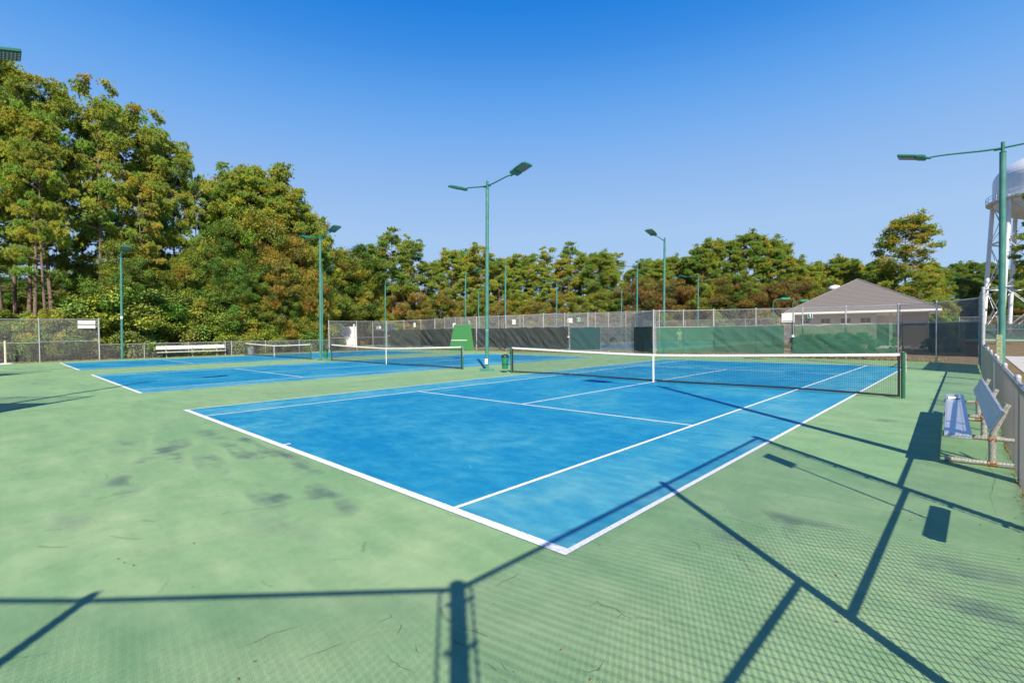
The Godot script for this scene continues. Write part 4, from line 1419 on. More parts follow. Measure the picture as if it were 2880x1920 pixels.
func leaf_cluster(seed_: int) -> ArrayMesh:
	var r := RandomNumberGenerator.new()
	r.seed = seed_
	var v := PackedVector3Array()
	for k in 22:
		var c := Vector3(r.randfn(0, .17), r.randfn(0, .13), r.randfn(0, .17))
		var u := Vector3(r.randf() - .5, r.randf_range(-.5, .25), r.randf() - .5).normalized()
		var w := u.cross(Vector3(r.randf() - .5, 1.0, r.randf() - .5)).normalized()
		var l := r.randf_range(.055, .10)
		var b := l * r.randf_range(.5, .75)
		var p := [c - u * l, c + w * b, c + u * l, c - w * b]
		v.append(p[0]); v.append(p[1]); v.append(p[2])
		v.append(p[0]); v.append(p[2]); v.append(p[3])
	return raw(v)

func raw(v: PackedVector3Array) -> ArrayMesh:
	var arr := []
	arr.resize(Mesh.ARRAY_MAX)
	arr[Mesh.ARRAY_VERTEX] = v
	var m := ArrayMesh.new()
	m.add_surface_from_arrays(Mesh.PRIMITIVE_TRIANGLES, arr)
	return m

# many tufts joined into one crown mesh, each with its own tint
func crown_mesh(mesh: ArrayMesh, xf: Array, cols: Array) -> ArrayMesh:
	var src: PackedVector3Array = mesh.surface_get_arrays(0)[Mesh.ARRAY_VERTEX]
	var n := src.size()
	var v := PackedVector3Array()
	var c := PackedColorArray()
	v.resize(n * xf.size())
	c.resize(n * xf.size())
	for i in xf.size():
		var t: Transform3D = xf[i]
		var moved: PackedVector3Array = t * src
		var col: Color = cols[i]
		var at := i * n
		for k in n:
			v[at + k] = moved[k]
			c[at + k] = col
	var arr := []
	arr.resize(Mesh.ARRAY_MAX)
	arr[Mesh.ARRAY_VERTEX] = v
	arr[Mesh.ARRAY_COLOR] = c
	var m := ArrayMesh.new()
	m.add_surface_from_arrays(Mesh.PRIMITIVE_TRIANGLES, arr)
	return m

func tint(r: RandomNumberGenerator, warm: float, orange: float) -> Color:
	# hue wanders clump by clump: green, olive, straw and a little rust
	var k := r.randf()
	if k < orange:
		return Color(r.randf_range(.80, .95), r.randf_range(.46, .58), r.randf_range(.3, .42))
	if k < orange + warm:
		return Color(r.randf_range(.74, .92), r.randf_range(.66, .80), r.randf_range(.36, .50))
	return Color(r.randf_range(.42, .62), r.randf_range(.55, .72), r.randf_range(.36, .54))

func spin(r: RandomNumberGenerator, up: Vector3, s: float) -> Basis:
	var q := Quaternion(Vector3.UP, up.normalized()) if up.normalized().dot(Vector3.UP) > -0.99 else Quaternion(Vector3.RIGHT, PI)
	return Basis(q) * Basis(Vector3.UP, r.randf() * TAU).scaled(Vector3.ONE * s)

# prototype trees: dictionary of trunk mesh, limb mesh and crown multimesh, 1 unit = 1 m at natural size
func pine_proto(seed_: int, h: float, cb: float, rad: float, dens: float, warm: float) -> Dictionary:
	var r := RandomNumberGenerator.new()
	r.seed = seed_
	var tr := MB.new()
	var pts := []
	var rs := []
	var bend := Vector3(r.randf_range(-.5, .5), 0, r.randf_range(-.5, .5))
	var axis := func(y: float) -> Vector3:
		var t := y / h
		return Vector3(bend.x * sin(t * 2.6) , y, bend.z * sin(t * 2.1 + .4) - bend.z * sin(.4))
	for k in 13:
		var y := h * k / 12.0
		pts.append(axis.call(y) - Vector3(0, .1 if k == 0 else 0.0, 0))
		rs.append(lerpf(.20, .03, pow(k / 12.0, .85)) * h / 20.0)
	tr.tube(pts, rs, 9)
	var limbs := MB.new()
	var xf := []
	var cols := []
	var y := cb * h
	# a few bare broken limbs below the crown
	for k in 5:
		var yy := r.randf_range(.45, .95) * cb * h
		var az := r.randf() * TAU
		var l := r.randf_range(.5, 1.6)
		var p: Vector3 = axis.call(yy)
		limbs.tube([p, p + Vector3(cos(az) * l, r.randf_range(-.1, .3), sin(az) * l)], [.035, .012], 4, false)
	while y < h * .985:
		var t := (y - cb * h) / (h - cb * h)
		for b in r.randi_range(2, 3):
			var az := r.randf() * TAU
			var prof := (0.45 + 0.55 * sin(PI * (0.12 + 0.62 * t))) * pow(1.0 - t * .93, .45)
			var l := rad * prof * r.randf_range(.5, 1.12) + .35
			var rise := lerpf(.05, .75, t) + r.randf_range(-.12, .18)
			var p0: Vector3 = axis.call(y)
			var out := Vector3(cos(az), 0, sin(az))
			var p1 := p0 + out * l * .5 + Vector3.UP * l * rise * .35
			var p2 := p0 + out * l + Vector3.UP * l * rise
			limbs.tube([p0, p1, p2], [.028 + .014 * l, .02 + .006 * l, .012], 4, false)
			var nclump := int(ceil((1.0 + l * .72) * dens))
			for c in nclump:
				var q := 1.0 - .62 * pow(r.randf(), 1.4) if c > 0 else 1.0
				var cp := p0.lerp(p1, q * 2.0) if q < .5 else p1.lerp(p2, q * 2.0 - 1.0)
				var sp := l * .30 * (1.2 - q) + .28
				var across := out.cross(Vector3.UP)
				cp += across * r.randfn(0, sp) + Vector3.UP * r.randfn(.1, .34) + out * r.randfn(0, .12)
				if c > 0:
					limbs.tube([p0.lerp(p2, clampf(q - .12, 0.05, 1)), cp], [.012, .006], 3, false)
				var col := tint(r, warm, .018)
				var cr := r.randf_range(.40, .78)
				for k in int(92.0 * cr * cr) + 8:
					var off := Vector3(r.randfn(0, 1), r.randfn(.15, .55), r.randfn(0, 1)) * cr * .52
					var up := (off.normalized() * .9 + Vector3.UP * .7 + out * .35)
					xf.append(Transform3D(spin(r, up, r.randf_range(.6, 1.0)), cp + off))
					var j := r.randf_range(.82, 1.0)
					cols.append(Color(col.r * j, col.g * j, col.b * j))
		y += r.randf_range(.85, 1.35) * (1.0 - .5 * t) / pow(dens, 1.6)
	return {"trunk": tr.done(), "limbs": limbs.done(), "crown": crown_mesh(needle_tuft(seed_), xf, cols), "h": h, "bark": M.bark}

func leafy_proto(seed_: int, h: float, rad: float, base: float, lobes: int, per: int, warm: float, orange: float) -> Dictionary:
	var r := RandomNumberGenerator.new()
	r.seed = seed_
	var tr := MB.new()
	var lean := Vector3(r.randf_range(-.3, .3), 0, r.randf_range(-.3, .3))
	tr.tube([Vector3(0, -.1, 0), Vector3(0, h * .3, 0) + lean * .5, Vector3(0, h * .6, 0) + lean, Vector3(0, h * .92, 0) + lean * 1.4], [.15 * h / 12, .12 * h / 12, .07 * h / 12, .02], 8)
	var limbs := MB.new()
	var xf := []
	var cols := []
	for k in lobes:
		var t := pow(r.randf(), .85)
		var yy := lerpf(base * h, h, t)
		var env := rad * sqrt(maxf(0.02, 1.0 - pow(absf(t - .38) / .64, 2.0)))
		var az := r.randf() * TAU
		var rr := env * sqrt(r.randf_range(.12, 1.0))
		var c := Vector3(cos(az) * rr, yy - h * .04, sin(az) * rr) + lean * t
		var lr := r.randf_range(.55, 1.15) * rad * .23
		limbs.tube([lean * t * .6 + Vector3(0, maxf(.2, yy - rr * .8 - .3), 0), c], [.02 + .012 * rr, .01], 4, false)
		var col := tint(r, warm, orange)
		for j in int(1.4 * per * (lr / (rad * .21))):
			var d := Vector3(r.randfn(0, 1), r.randfn(0, 1), r.randfn(0, 1)).normalized()
			var q := pow(r.randf(), .45)
			var p := c + d * lr * q * Vector3(1, .78, 1)
			if p.y < .15: p.y = .15 + r.randf() * .2
			var b := Basis(Vector3(r.randf() - .5, r.randf() - .5, r.randf() - .5).normalized(), r.randf() * 1.2) * Basis(Vector3.UP, r.randf() * TAU)
			xf.append(Transform3D(b.scaled(Vector3.ONE * r.randf_range(.5, .85)), p))
			var g := r.randf_range(.78, 1.0)
			var own := tint(r, warm, orange) if r.randf() < .08 else col
			cols.append(Color(own.r * g, own.g * g, own.b * g))
	return {"trunk": tr.done(), "limbs": limbs.done(), "crown": crown_mesh(leaf_cluster(seed_), xf, cols), "h": h, "bark": M.bark_grey}

func plant(kind: String, label: String, category: String, group: String, pr: Dictionary, at: Vector3, h: float, wide: float, turn: float, m: Material) -> void:
	var o := thing(kind, label, category, at, turn, group)
	var s: float = h / pr.h
	o.scale = Vector3(s * wide, s, s * wide)
	var tr := part(o, "trunk", pr.trunk, pr.bark)
	part(tr, "limbs", pr.limbs, pr.bark).set_meta("kind", "stuff")
	part(o, "crown", pr.crown, m)

const ORD := ["first", "second", "third", "fourth", "fifth", "sixth", "seventh", "eighth", "ninth", "tenth", "eleventh", "twelfth", "thirteenth", "fourteenth", "fifteenth", "sixteenth", "seventeenth", "eighteenth", "nineteenth", "twentieth", "twenty-first", "twenty-second", "twenty-third", "twenty-fourth", "twenty-fifth", "twenty-sixth", "twenty-seventh", "twenty-eighth", "twenty-ninth", "thirtieth", "thirty-first", "thirty-second", "thirty-third", "thirty-fourth", "thirty-fifth", "thirty-sixth", "thirty-seventh", "thirty-eighth", "thirty-ninth", "fortieth", "forty-first", "forty-second", "forty-third", "forty-fourth", "forty-fifth", "forty-sixth", "forty-seventh", "forty-eighth", "forty-ninth", "fiftieth", "fifty-first", "fifty-second", "fifty-third", "fifty-fourth", "fifty-fifth", "fifty-sixth", "fifty-seventh", "fifty-eighth", "fifty-ninth", "sixtieth", "sixty-first", "sixty-second"]

const ZONES := {"left": "along the left fence", "stand": "in the thick stand past the left fence", "rear": "deep behind the left pines", "far": "of the far wood behind the courts", "hedge": "in front of the clubhouse", "right": "at the right edge beside the path"}
const GROUPS := {"pine": "pine trees", "tree": "broadleaf trees", "shrub": "shrubs"}
const TREES := [
	["pine", "far", -67.83, -39.43, 15.22, 0.95, 2, 0],
	["pine", "far", -65.96, -41.21, 17.14, 1.06, 3, 0],
	["pine", "far", -65.80, -42.75, 16.55, 1.00, 1, 1],
	["pine", "far", -64.26, -44.21, 15.74, 1.14, 0, 0],
	["pine", "far", -66.51, -47.59, 13.19, 1.11, 2, 1],
	["pine", "far", -66.61, -50.26, 13.46, 1.00, 5, 0],
	["pine", "far", -64.57, -52.20, 15.40, 1.00, 5, 1],
	["pine", "far", -66.53, -55.87, 15.58, 1.04, 4, 0],
	["pine", "far", -63.99, -55.53, 14.45, 0.98, 4, 1],
	["pine", "far", -62.01, -56.03, 16.20, 1.15, 0, 2],
	["pine", "far", -62.61, -59.60, 14.71, 1.01, 3, 2],
	["pine", "far", -59.82, -59.50, 13.60, 1.07, 4, 1],
	["pine", "far", -61.70, -63.23, 14.81, 1.09, 5, 1],
	["pine", "far", -59.04, -63.00, 15.04, 1.04, 2, 1],
	["pine", "far", -58.99, -65.82, 14.92, 1.08, 4, 0],
	["pine", "far", -54.86, -64.22, 13.12, 1.07, 5, 1],
	["pine", "far", -53.62, -65.40, 15.82, 1.10, 1, 1],
	["pine", "far", -52.99, -68.77, 14.37, 0.97, 5, 2],
	["pine", "far", -53.34, -72.58, 17.10, 1.10, 3, 0],
	["pine", "far", -50.11, -71.51, 14.48, 1.01, 4, 1],
	["pine", "far", -46.13, -69.78, 14.84, 1.06, 5, 0],
	["pine", "far", -45.85, -72.81, 14.12, 1.02, 4, 1],
	["pine", "far", -45.79, -75.63, 14.96, 1.01, 1, 1],
	["pine", "far", -44.80, -79.34, 12.63, 1.06, 5, 0],
	["pine", "far", -42.45, -78.82, 13.55, 0.96, 4, 0],
	["pine", "far", -42.15, -81.87, 13.80, 1.04, 4, 0],
	["pine", "far", -40.03, -81.12, 13.82, 1.12, 5, 1],
	["pine", "far", -38.88, -82.22, 14.44, 1.02, 5, 0],
	["pine", "far", -36.86, -84.14, 13.05, 1.10, 4, 1],
	["pine", "far", -35.60, -82.58, 13.47, 1.13, 4, 1],
	["pine", "far", -34.58, -83.55, 13.14, 1.03, 5, 0],
	["pine", "far", -32.26, -80.24, 14.95, 1.07, 5, 0],
	["pine", "far", -31.54, -83.68, 16.17, 0.96, 4, 1],
	["pine", "far", -29.78, -85.36, 16.44, 1.00, 5, 0],
	["pine", "far", -27.36, -87.67, 17.46, 1.04, 5, 0],
	["pine", "far", -25.05, -89.88, 16.66, 1.13, 4, 1],
	["pine", "far", -23.29, -91.55, 16.02, 1.13, 5, 0],
	["pine", "far", -20.97, -91.00, 13.11, 1.06, 4, 1],
	["pine", "far", -19.47, -92.43, 11.89, 0.95, 5, 1],
	["pine", "far", -18.77, -95.86, 11.98, 1.03, 5, 1],
	["pine", "far", -18.25, -99.12, 12.53, 1.12, 4, 1],
	["pine", "far", -17.57, -99.76, 11.90, 1.11, 5, 2],
	["pine", "far", -15.47, -99.00, 13.44, 1.04, 5, 1],
	["pine", "far", -14.31, -102.88, 12.93, 0.99, 5, 1],
	["pine", "far", -13.29, -98.33, 12.23, 1.07, 4, 1],
	["pine", "far", -12.00, -102.31, 12.01, 1.01, 4, 0],
	["pine", "far", -10.35, -103.88, 12.43, 1.12, 5, 1],
	["pine", "far", -8.71, -97.16, 10.20, 1.09, 4, 0],
	["pine", "far", -5.85, -91.60, 17.51, 1.20, 5, 2],
	["pine", "far", -4.10, -101.56, 11.67, 1.08, 5, 1],
	["pine", "far", -2.42, -105.92, 10.89, 1.05, 4, 0],
	["pine", "far", -2.17, -169.71, 17.36, 1.01, 5, 3],
	["pine", "far", 0.92, -175.42, 17.79, 1.11, 5, 3],
	["pine", "far", 4.00, -178.35, 17.27, 1.13, 4, 0],
	["pine", "far", 6.84, -178.30, 15.84, 0.98, 5, 0],
	["pine", "far", 10.24, -184.30, 16.70, 1.05, 4, 3],
	["pine", "far", 13.98, -187.87, 17.78, 1.06, 5, 0],
	["shrub", "far", -73.74, -35.18, 4.97, 1.30, 2, 2],
	["shrub", "far", -70.63, -36.03, 5.11, 1.33, 2, 2],
	["shrub", "far", -70.45, -38.45, 4.59, 1.21, 2, 1],
	["shrub", "far", -68.71, -39.40, 4.29, 1.15, 0, 2],
	["shrub", "far", -65.62, -39.67, 4.67, 1.11, 1, 0],
	["shrub", "far", -67.32, -43.11, 5.27, 1.30, 1, 1],
	["shrub", "far", -66.35, -44.73, 4.68, 1.14, 2, 0],
	["shrub", "far", -64.39, -45.81, 4.73, 1.48, 1, 1],
	["shrub", "far", -63.03, -47.54, 5.13, 1.30, 0, 1],
	["shrub", "far", -61.14, -48.81, 4.69, 1.22, 2, 2],
	["shrub", "far", -59.07, -50.00, 4.63, 1.24, 1, 3],
	["shrub", "far", -54.81, -49.33, 4.50, 1.50, 0, 1],
	["shrub", "far", -53.47, -50.58, 4.82, 1.18, 0, 3],
	["shrub", "far", -54.41, -54.71, 4.41, 1.10, 1, 2],
	["shrub", "far", -51.59, -55.10, 4.14, 1.29, 0, 1],
	["shrub", "far", -50.20, -56.05, 4.72, 1.25, 1, 1],
	["shrub", "far", -50.19, -59.13, 4.85, 1.40, 2, 1],
	["shrub", "far", -47.53, -58.39, 3.69, 1.40, 1, 0],
	["shrub", "far", -46.40, -60.35, 3.98, 1.48, 0, 2],
	["shrub", "far", -45.87, -62.63, 3.99, 1.17, 0, 0],
	["shrub", "far", -44.06, -63.59, 3.97, 1.46, 2, 2],
	["shrub", "far", -41.80, -63.98, 4.53, 1.13, 2, 3],
	["shrub", "far", -41.43, -66.47, 4.49, 1.48, 2, 3],
	["shrub", "far", -39.30, -67.05, 4.39, 1.28, 2, 3],
	["shrub", "far", -39.03, -69.89, 4.75, 1.43, 2, 2],
	["shrub", "far", -35.84, -68.79, 3.71, 1.42, 0, 3],
	["shrub", "far", -34.27, -69.00, 4.28, 1.26, 0, 0],
	["shrub", "far", -33.61, -71.39, 4.08, 1.12, 0, 1],
	["shrub", "far", -32.61, -73.01, 3.94, 1.31, 0, 2],
	["shrub", "far", -32.25, -77.39, 4.57, 1.16, 0, 1],
	["shrub", "far", -29.44, -75.73, 3.97, 1.27, 1, 1],
	["shrub", "far", -27.01, -73.77, 3.96, 1.28, 0, 0],
	["shrub", "far", -27.54, -81.09, 4.87, 1.21, 1, 2],
	["shrub", "far", -24.60, -78.78, 4.61, 1.38, 1, 1],
	["shrub", "far", -22.05, -77.52, 4.55, 1.38, 1, 2],
	["shrub", "far", -21.87, -86.32, 5.51, 1.25, 2, 0],
	["shrub", "far", -19.63, -88.30, 4.42, 1.33, 1, 1],
	["shrub", "far", -18.04, -93.04, 4.45, 1.39, 2, 3],
	["shrub", "far", -14.72, -86.72, 3.93, 1.15, 0, 2],
	["shrub", "far", -13.84, -92.42, 4.97, 1.21, 0, 0],
	["shrub", "far", -11.09, -85.99, 5.02, 1.24, 1, 0],
	["shrub", "far", -9.97, -90.91, 4.48, 1.23, 0, 1],
	["shrub", "far", -8.70, -98.16, 3.90, 1.14, 2, 1],
	["shrub", "far", -6.75, -100.66, 5.10, 1.27, 1, 0],
	["shrub", "far", -4.37, -94.02, 4.30, 1.34, 0, 3],
	["shrub", "far", -2.85, -94.35, 3.88, 1.29, 1, 0],
	["shrub", "far", -1.51, -99.92, 3.70, 1.12, 0, 0],
	["shrub", "far", -0.23, -153.60, 6.10, 1.38, 1, 3],
	["shrub", "far", 2.46, -156.16, 6.14, 1.43, 1, 2],
	["shrub", "far", 5.45, -159.02, 4.60, 1.25, 0, 0],
	["shrub", "far", 8.30, -161.73, 5.52, 1.16, 0, 3],
	["shrub", "far", 10.90, -164.21, 6.26, 1.26, 2, 2],
	["tree", "far", -72.96, -41.44, 9.66, 1.17, 1, 1],
	["tree", "far", -69.34, -42.14, 10.16, 1.12, 2, 2],
	["tree", "far", -65.29, -43.23, 9.77, 1.05, 2, 2],
	["tree", "far", -63.24, -45.19, 7.04, 1.21, 0, 1],
	["tree", "far", -58.16, -44.50, 7.75, 1.28, 1, 2],
	["tree", "far", -57.36, -48.03, 6.83, 1.02, 2, 2],
	["tree", "far", -55.11, -50.17, 8.03, 1.08, 0, 1],
	["tree", "far", -52.86, -52.31, 6.75, 1.29, 2, 2],
	["tree", "far", -51.97, -55.92, 8.11, 1.28, 1, 1],
	["tree", "far", -48.62, -56.36, 6.67, 1.23, 2, 2],
	["tree", "far", -47.62, -60.07, 8.03, 1.01, 1, 2],
	["tree", "far", -45.06, -62.51, 7.42, 1.25, 0, 1],
	["tree", "far", -42.76, -64.71, 8.23, 1.34, 1, 1],
	["tree", "far", -40.20, -67.15, 7.90, 1.35, 0, 0],
	["tree", "far", -37.99, -69.25, 10.12, 1.25, 2, 3],
	["tree", "far", -36.10, -71.05, 9.38, 1.02, 2, 3],
	["tree", "far", -34.05, -73.01, 10.05, 1.29, 2, 3],
	["tree", "far", -31.75, -75.20, 8.94, 1.08, 2, 3],
	["tree", "far", -29.15, -74.91, 9.08, 1.23, 1, 1],
	["tree", "far", -27.30, -76.68, 9.73, 1.33, 2, 3],
	["tree", "far", -25.41, -78.48, 10.39, 1.25, 0, 0],
	["tree", "far", -22.51, -78.48, 8.44, 1.05, 2, 3],
	["tree", "far", -20.32, -80.57, 9.08, 1.10, 1, 3],
	["tree", "far", -18.92, -84.67, 9.58, 1.32, 2, 3],
	["tree", "far", -17.41, -88.87, 9.39, 1.05, 1, 1],
	["tree", "far", -15.62, -90.58, 9.71, 1.21, 0, 1],
	["tree", "far", -12.92, -90.38, 8.09, 1.14, 2, 3],
	["tree", "far", -10.68, -92.52, 9.43, 1.06, 0, 1],
	["tree", "far", -7.93, -95.14, 8.00, 1.22, 1, 1],
	["tree", "far", -4.94, -97.99, 8.64, 1.02, 0, 0],
	["tree", "far", -2.56, -103.02, 8.41, 1.04, 1, 1],
	["tree", "far", -1.13, -159.65, 13.30, 1.13, 0, 4],
	["tree", "far", 2.71, -163.31, 12.70, 1.03, 1, 0],
	["tree", "far", 6.55, -166.97, 11.56, 1.02, 0, 4],
	["tree", "far", 9.63, -169.90, 11.51, 1.20, 0, 0],
	["shrub", "hedge", -7.06, -37.95, 1.25, 1.50, 2, 4],
	["shrub", "hedge", -6.02, -38.94, 1.29, 1.50, 1, 4],
	["shrub", "hedge", -4.88, -39.33, 1.34, 1.50, 2, 4],
	["shrub", "hedge", -3.86, -40.30, 1.32, 1.40, 0, 4],
	["shrub", "hedge", -1.97, -40.03, 0.98, 0.70, 0, 4],
	["shrub", "hedge", -0.26, -40.28, 0.91, 0.90, 1, 4],
	["shrub", "hedge", 0.69, -41.19, 1.04, 1.20, 0, 4],
	["pine", "left", -54.00, 4.84, 22.72, 0.85, 2, 0],
	["pine", "left", -55.00, 4.08, 22.57, 0.87, 2, 0],
	["pine", "left", -53.00, 2.38, 22.22, 0.88, 0, 1],
	["pine", "left", -63.00, 1.63, 23.16, 0.84, 2, 3],
	["pine", "left", -56.00, 1.07, 22.10, 0.91, 1, 0],
	["pine", "left", -50.50, 0.94, 18.54, 0.87, 3, 1],
	["pine", "left", -50.00, 0.11, 16.96, 0.78, 0, 1],
	["pine", "left", -55.00, -0.65, 21.98, 0.91, 0, 1],
	["pine", "left", -58.00, -2.52, 21.58, 0.75, 2, 3],
	["pine", "left", -51.00, -3.07, 21.57, 0.82, 1, 1],
	["pine", "left", -56.00, -4.69, 20.49, 0.91, 3, 2],
	["pine", "left", -56.00, -5.92, 21.76, 0.86, 0, 1],
	["pine", "left", -50.50, -5.69, 15.00, 0.79, 3, 2],
	["pine", "left", -53.50, -6.76, 21.08, 0.90, 1, 1],
	["pine", "left", -63.00, -9.46, 19.20, 0.74, 1, 0],
	["pine", "left", -57.00, -8.94, 20.29, 0.76, 2, 3],
	["pine", "left", -54.00, -9.47, 19.10, 0.82, 0, 1],
	["pine", "left", -53.50, -11.11, 16.99, 0.78, 3, 1],
	["pine", "left", -57.00, -13.04, 16.98, 0.84, 2, 0],
	["pine", "left", -58.00, -14.45, 16.77, 0.90, 4, 1],
	["shrub", "left", -51.15, 3.56, 3.21, 1.27, 0, 4],
	["shrub", "left", -51.50, 3.05, 3.76, 1.30, 0, 0],
	["shrub", "left", -51.13, 2.45, 3.73, 1.08, 0, 4],
	["shrub", "left", -51.10, 1.85, 3.34, 1.34, 0, 1],
	["shrub", "left", -51.13, 1.38, 3.58, 1.01, 0, 1],
	["shrub", "left", -51.49, 0.88, 3.39, 1.22, 1, 0],
	["shrub", "left", -50.44, 0.44, 3.17, 1.08, 1, 1],
	["shrub", "left", -49.35, -0.09, 3.81, 0.96, 2, 1],
	["shrub", "left", -49.77, -0.75, 3.88, 1.10, 2, 0],
	["shrub", "left", -50.13, -1.33, 3.28, 1.33, 0, 0],
	["shrub", "left", -50.74, -2.08, 3.09, 1.09, 2, 1],
	["shrub", "left", -49.85, -2.66, 3.84, 1.27, 1, 0],
	["shrub", "left", -51.04, -3.38, 3.92, 1.16, 1, 0],
	["shrub", "left", -50.30, -3.87, 4.05, 1.07, 1, 1],
	["shrub", "left", -51.17, -4.53, 6.51, 1.23, 1, 0],
	["shrub", "left", -50.18, -5.11, 6.46, 1.32, 0, 0],
	["shrub", "left", -50.95, -5.97, 5.81, 1.21, 0, 0],
	["shrub", "left", -49.74, -6.59, 4.92, 1.08, 0, 0],
	["shrub", "left", -51.21, -7.73, 5.26, 1.31, 1, 0],
	["shrub", "left", -51.37, -8.38, 5.88, 1.12, 0, 1],
	["shrub", "left", -51.13, -9.22, 5.15, 1.16, 1, 1],
	["shrub", "left", -50.61, -9.86, 6.16, 1.01, 1, 4],
	["shrub", "left", -50.40, -10.75, 5.15, 1.09, 0, 1],
	["shrub", "left", -49.59, -11.24, 4.64, 1.09, 1, 4],
	["shrub", "left", -50.70, -12.43, 4.01, 1.23, 1, 1],
	["shrub", "left", -49.92, -12.95, 3.67, 1.33, 1, 0],
	["shrub", "left", -50.30, -13.95, 5.15, 1.05, 2, 1],
	["shrub", "left", -50.08, -14.74, 3.95, 1.27, 1, 1],
	["shrub", "left", -49.68, -15.56, 4.07, 1.09, 0, 1],
	["shrub", "left", -50.36, -16.94, 3.78, 1.16, 0, 0],
	["shrub", "left", -50.45, -18.08, 3.83, 1.23, 2, 1],
	["shrub", "left", -50.22, -18.83, 4.09, 1.22, 1, 1],
	["shrub", "left", -50.10, -19.85, 4.12, 1.24, 0, 0],
	["shrub", "left", -50.07, -20.72, 4.68, 1.04, 2, 0],
	["tree", "left", -53.00, -3.94, 7.98, 0.91, 1, 4],
	["tree", "left", -52.00, -4.40, 5.28, 0.90, 1, 0],
	["tree", "left", -51.00, -5.16, 9.77, 0.95, 0, 0],
	["tree", "left", -52.50, -7.30, 9.03, 1.00, 0, 1],
	["tree", "left", -51.50, -8.27, 6.22, 1.08, 0, 0],
	["tree", "left", -51.00, -9.01, 8.63, 0.96, 0, 1],
	["tree", "left", -51.50, -10.17, 6.74, 1.16, 0, 0],
	["tree", "left", -52.00, -11.02, 10.61, 1.04, 1, 0],
	["tree", "rear", -73.30, 4.45, 7.62, 1.30, 1, 4],
	["tree", "rear", -73.27, 2.95, 10.12, 1.30, 1, 4],
	["tree", "rear", -71.76, 1.43, 7.73, 1.30, 1, 4],
	["tree", "rear", -72.51, -0.20, 8.27, 1.30, 2, 4],
	["tree", "rear", -72.22, -1.86, 8.88, 1.30, 0, 4],
	["tree", "rear", -72.30, -3.62, 10.47, 1.30, 1, 4],
	["tree", "rear", -75.81, -5.86, 8.51, 1.30, 2, 4],
	["tree", "rear", -74.93, -7.75, 11.36, 1.30, 2, 4],
	["tree", "rear", -70.65, -9.14, 11.30, 1.30, 2, 4],
	["tree", "rear", -73.24, -11.72, 8.82, 1.30, 1, 4],
	["tree", "rear", -75.35, -14.46, 10.18, 1.30, 1, 4],
	["tree", "rear", -75.86, -17.05, 11.15, 1.30, 1, 4],
	["tree", "rear", -75.83, -19.65, 11.88, 1.30, 1, 4],
	["tree", "rear", -75.13, -22.18, 13.10, 1.30, 0, 4],
	["tree", "rear", -71.56, -23.78, 11.80, 1.30, 1, 4],
	["tree", "rear", -72.49, -27.07, 12.71, 1.30, 1, 4],
	["tree", "rear", -71.84, -29.93, 10.54, 1.30, 1, 4],
	["tree", "rear", -70.14, -32.42, 14.85, 1.30, 2, 4],
	["tree", "rear", -72.66, -37.22, 12.98, 1.30, 1, 4],
	["tree", "rear", -70.82, -39.96, 16.39, 1.30, 1, 4],
	["pine", "right", 6.85, -59.49, 13.45, 1.25, 2, 1],
	["pine", "stand", -56.00, -15.28, 18.31, 1.00, 4, 1],
	["pine", "stand", -57.00, -17.57, 19.55, 1.00, 5, 1],
	["pine", "stand", -58.00, -20.25, 19.88, 1.05, 4, 2],
	["pine", "stand", -56.00, -20.85, 18.13, 1.00, 5, 1],
	["pine", "stand", -57.00, -22.66, 16.09, 0.90, 4, 1],
	["pine", "stand", -64.00, -27.91, 16.76, 0.80, 4, 0],
	["pine", "stand", -70.00, -33.68, 14.28, 1.00, 5, 1],
	["tree", "stand", -54.00, -12.70, 9.31, 1.10, 0, 4],
	["tree", "stand", -52.00, -13.11, 12.60, 1.00, 0, 4],
	["tree", "stand", -50.00, -13.87, 8.98, 1.10, 0, 0],
	["tree", "stand", -53.00, -15.34, 15.35, 0.95, 1, 1],
	["tree", "stand", -49.50, -14.90, 6.88, 1.10, 1, 1],
	["tree", "stand", -52.00, -16.83, 13.60, 0.90, 2, 2],
	["tree", "stand", -50.00, -17.17, 9.30, 1.10, 1, 2],
	["tree", "stand", -52.00, -19.08, 12.53, 1.00, 1, 2],
	["tree", "stand", -49.50, -18.38, 6.65, 1.10, 0, 0],
	["tree", "stand", -51.00, -19.83, 11.07, 0.85, 0, 1],
	["tree", "stand", -50.00, -19.87, 8.63, 0.90, 2, 2],
	["tree", "stand", -60.00, -25.82, 13.47, 0.75, 0, 1],
	["tree", "stand", -70.00, -34.76, 7.70, 1.20, 1, 1],
	["tree", "stand", -69.00, -34.60, 13.70, 1.05, 1, 1],
	["tree", "stand", -70.00, -37.38, 13.05, 1.10, 0, 0],
	["tree", "stand", -72.00, -40.08, 9.87, 1.10, 2, 1]]


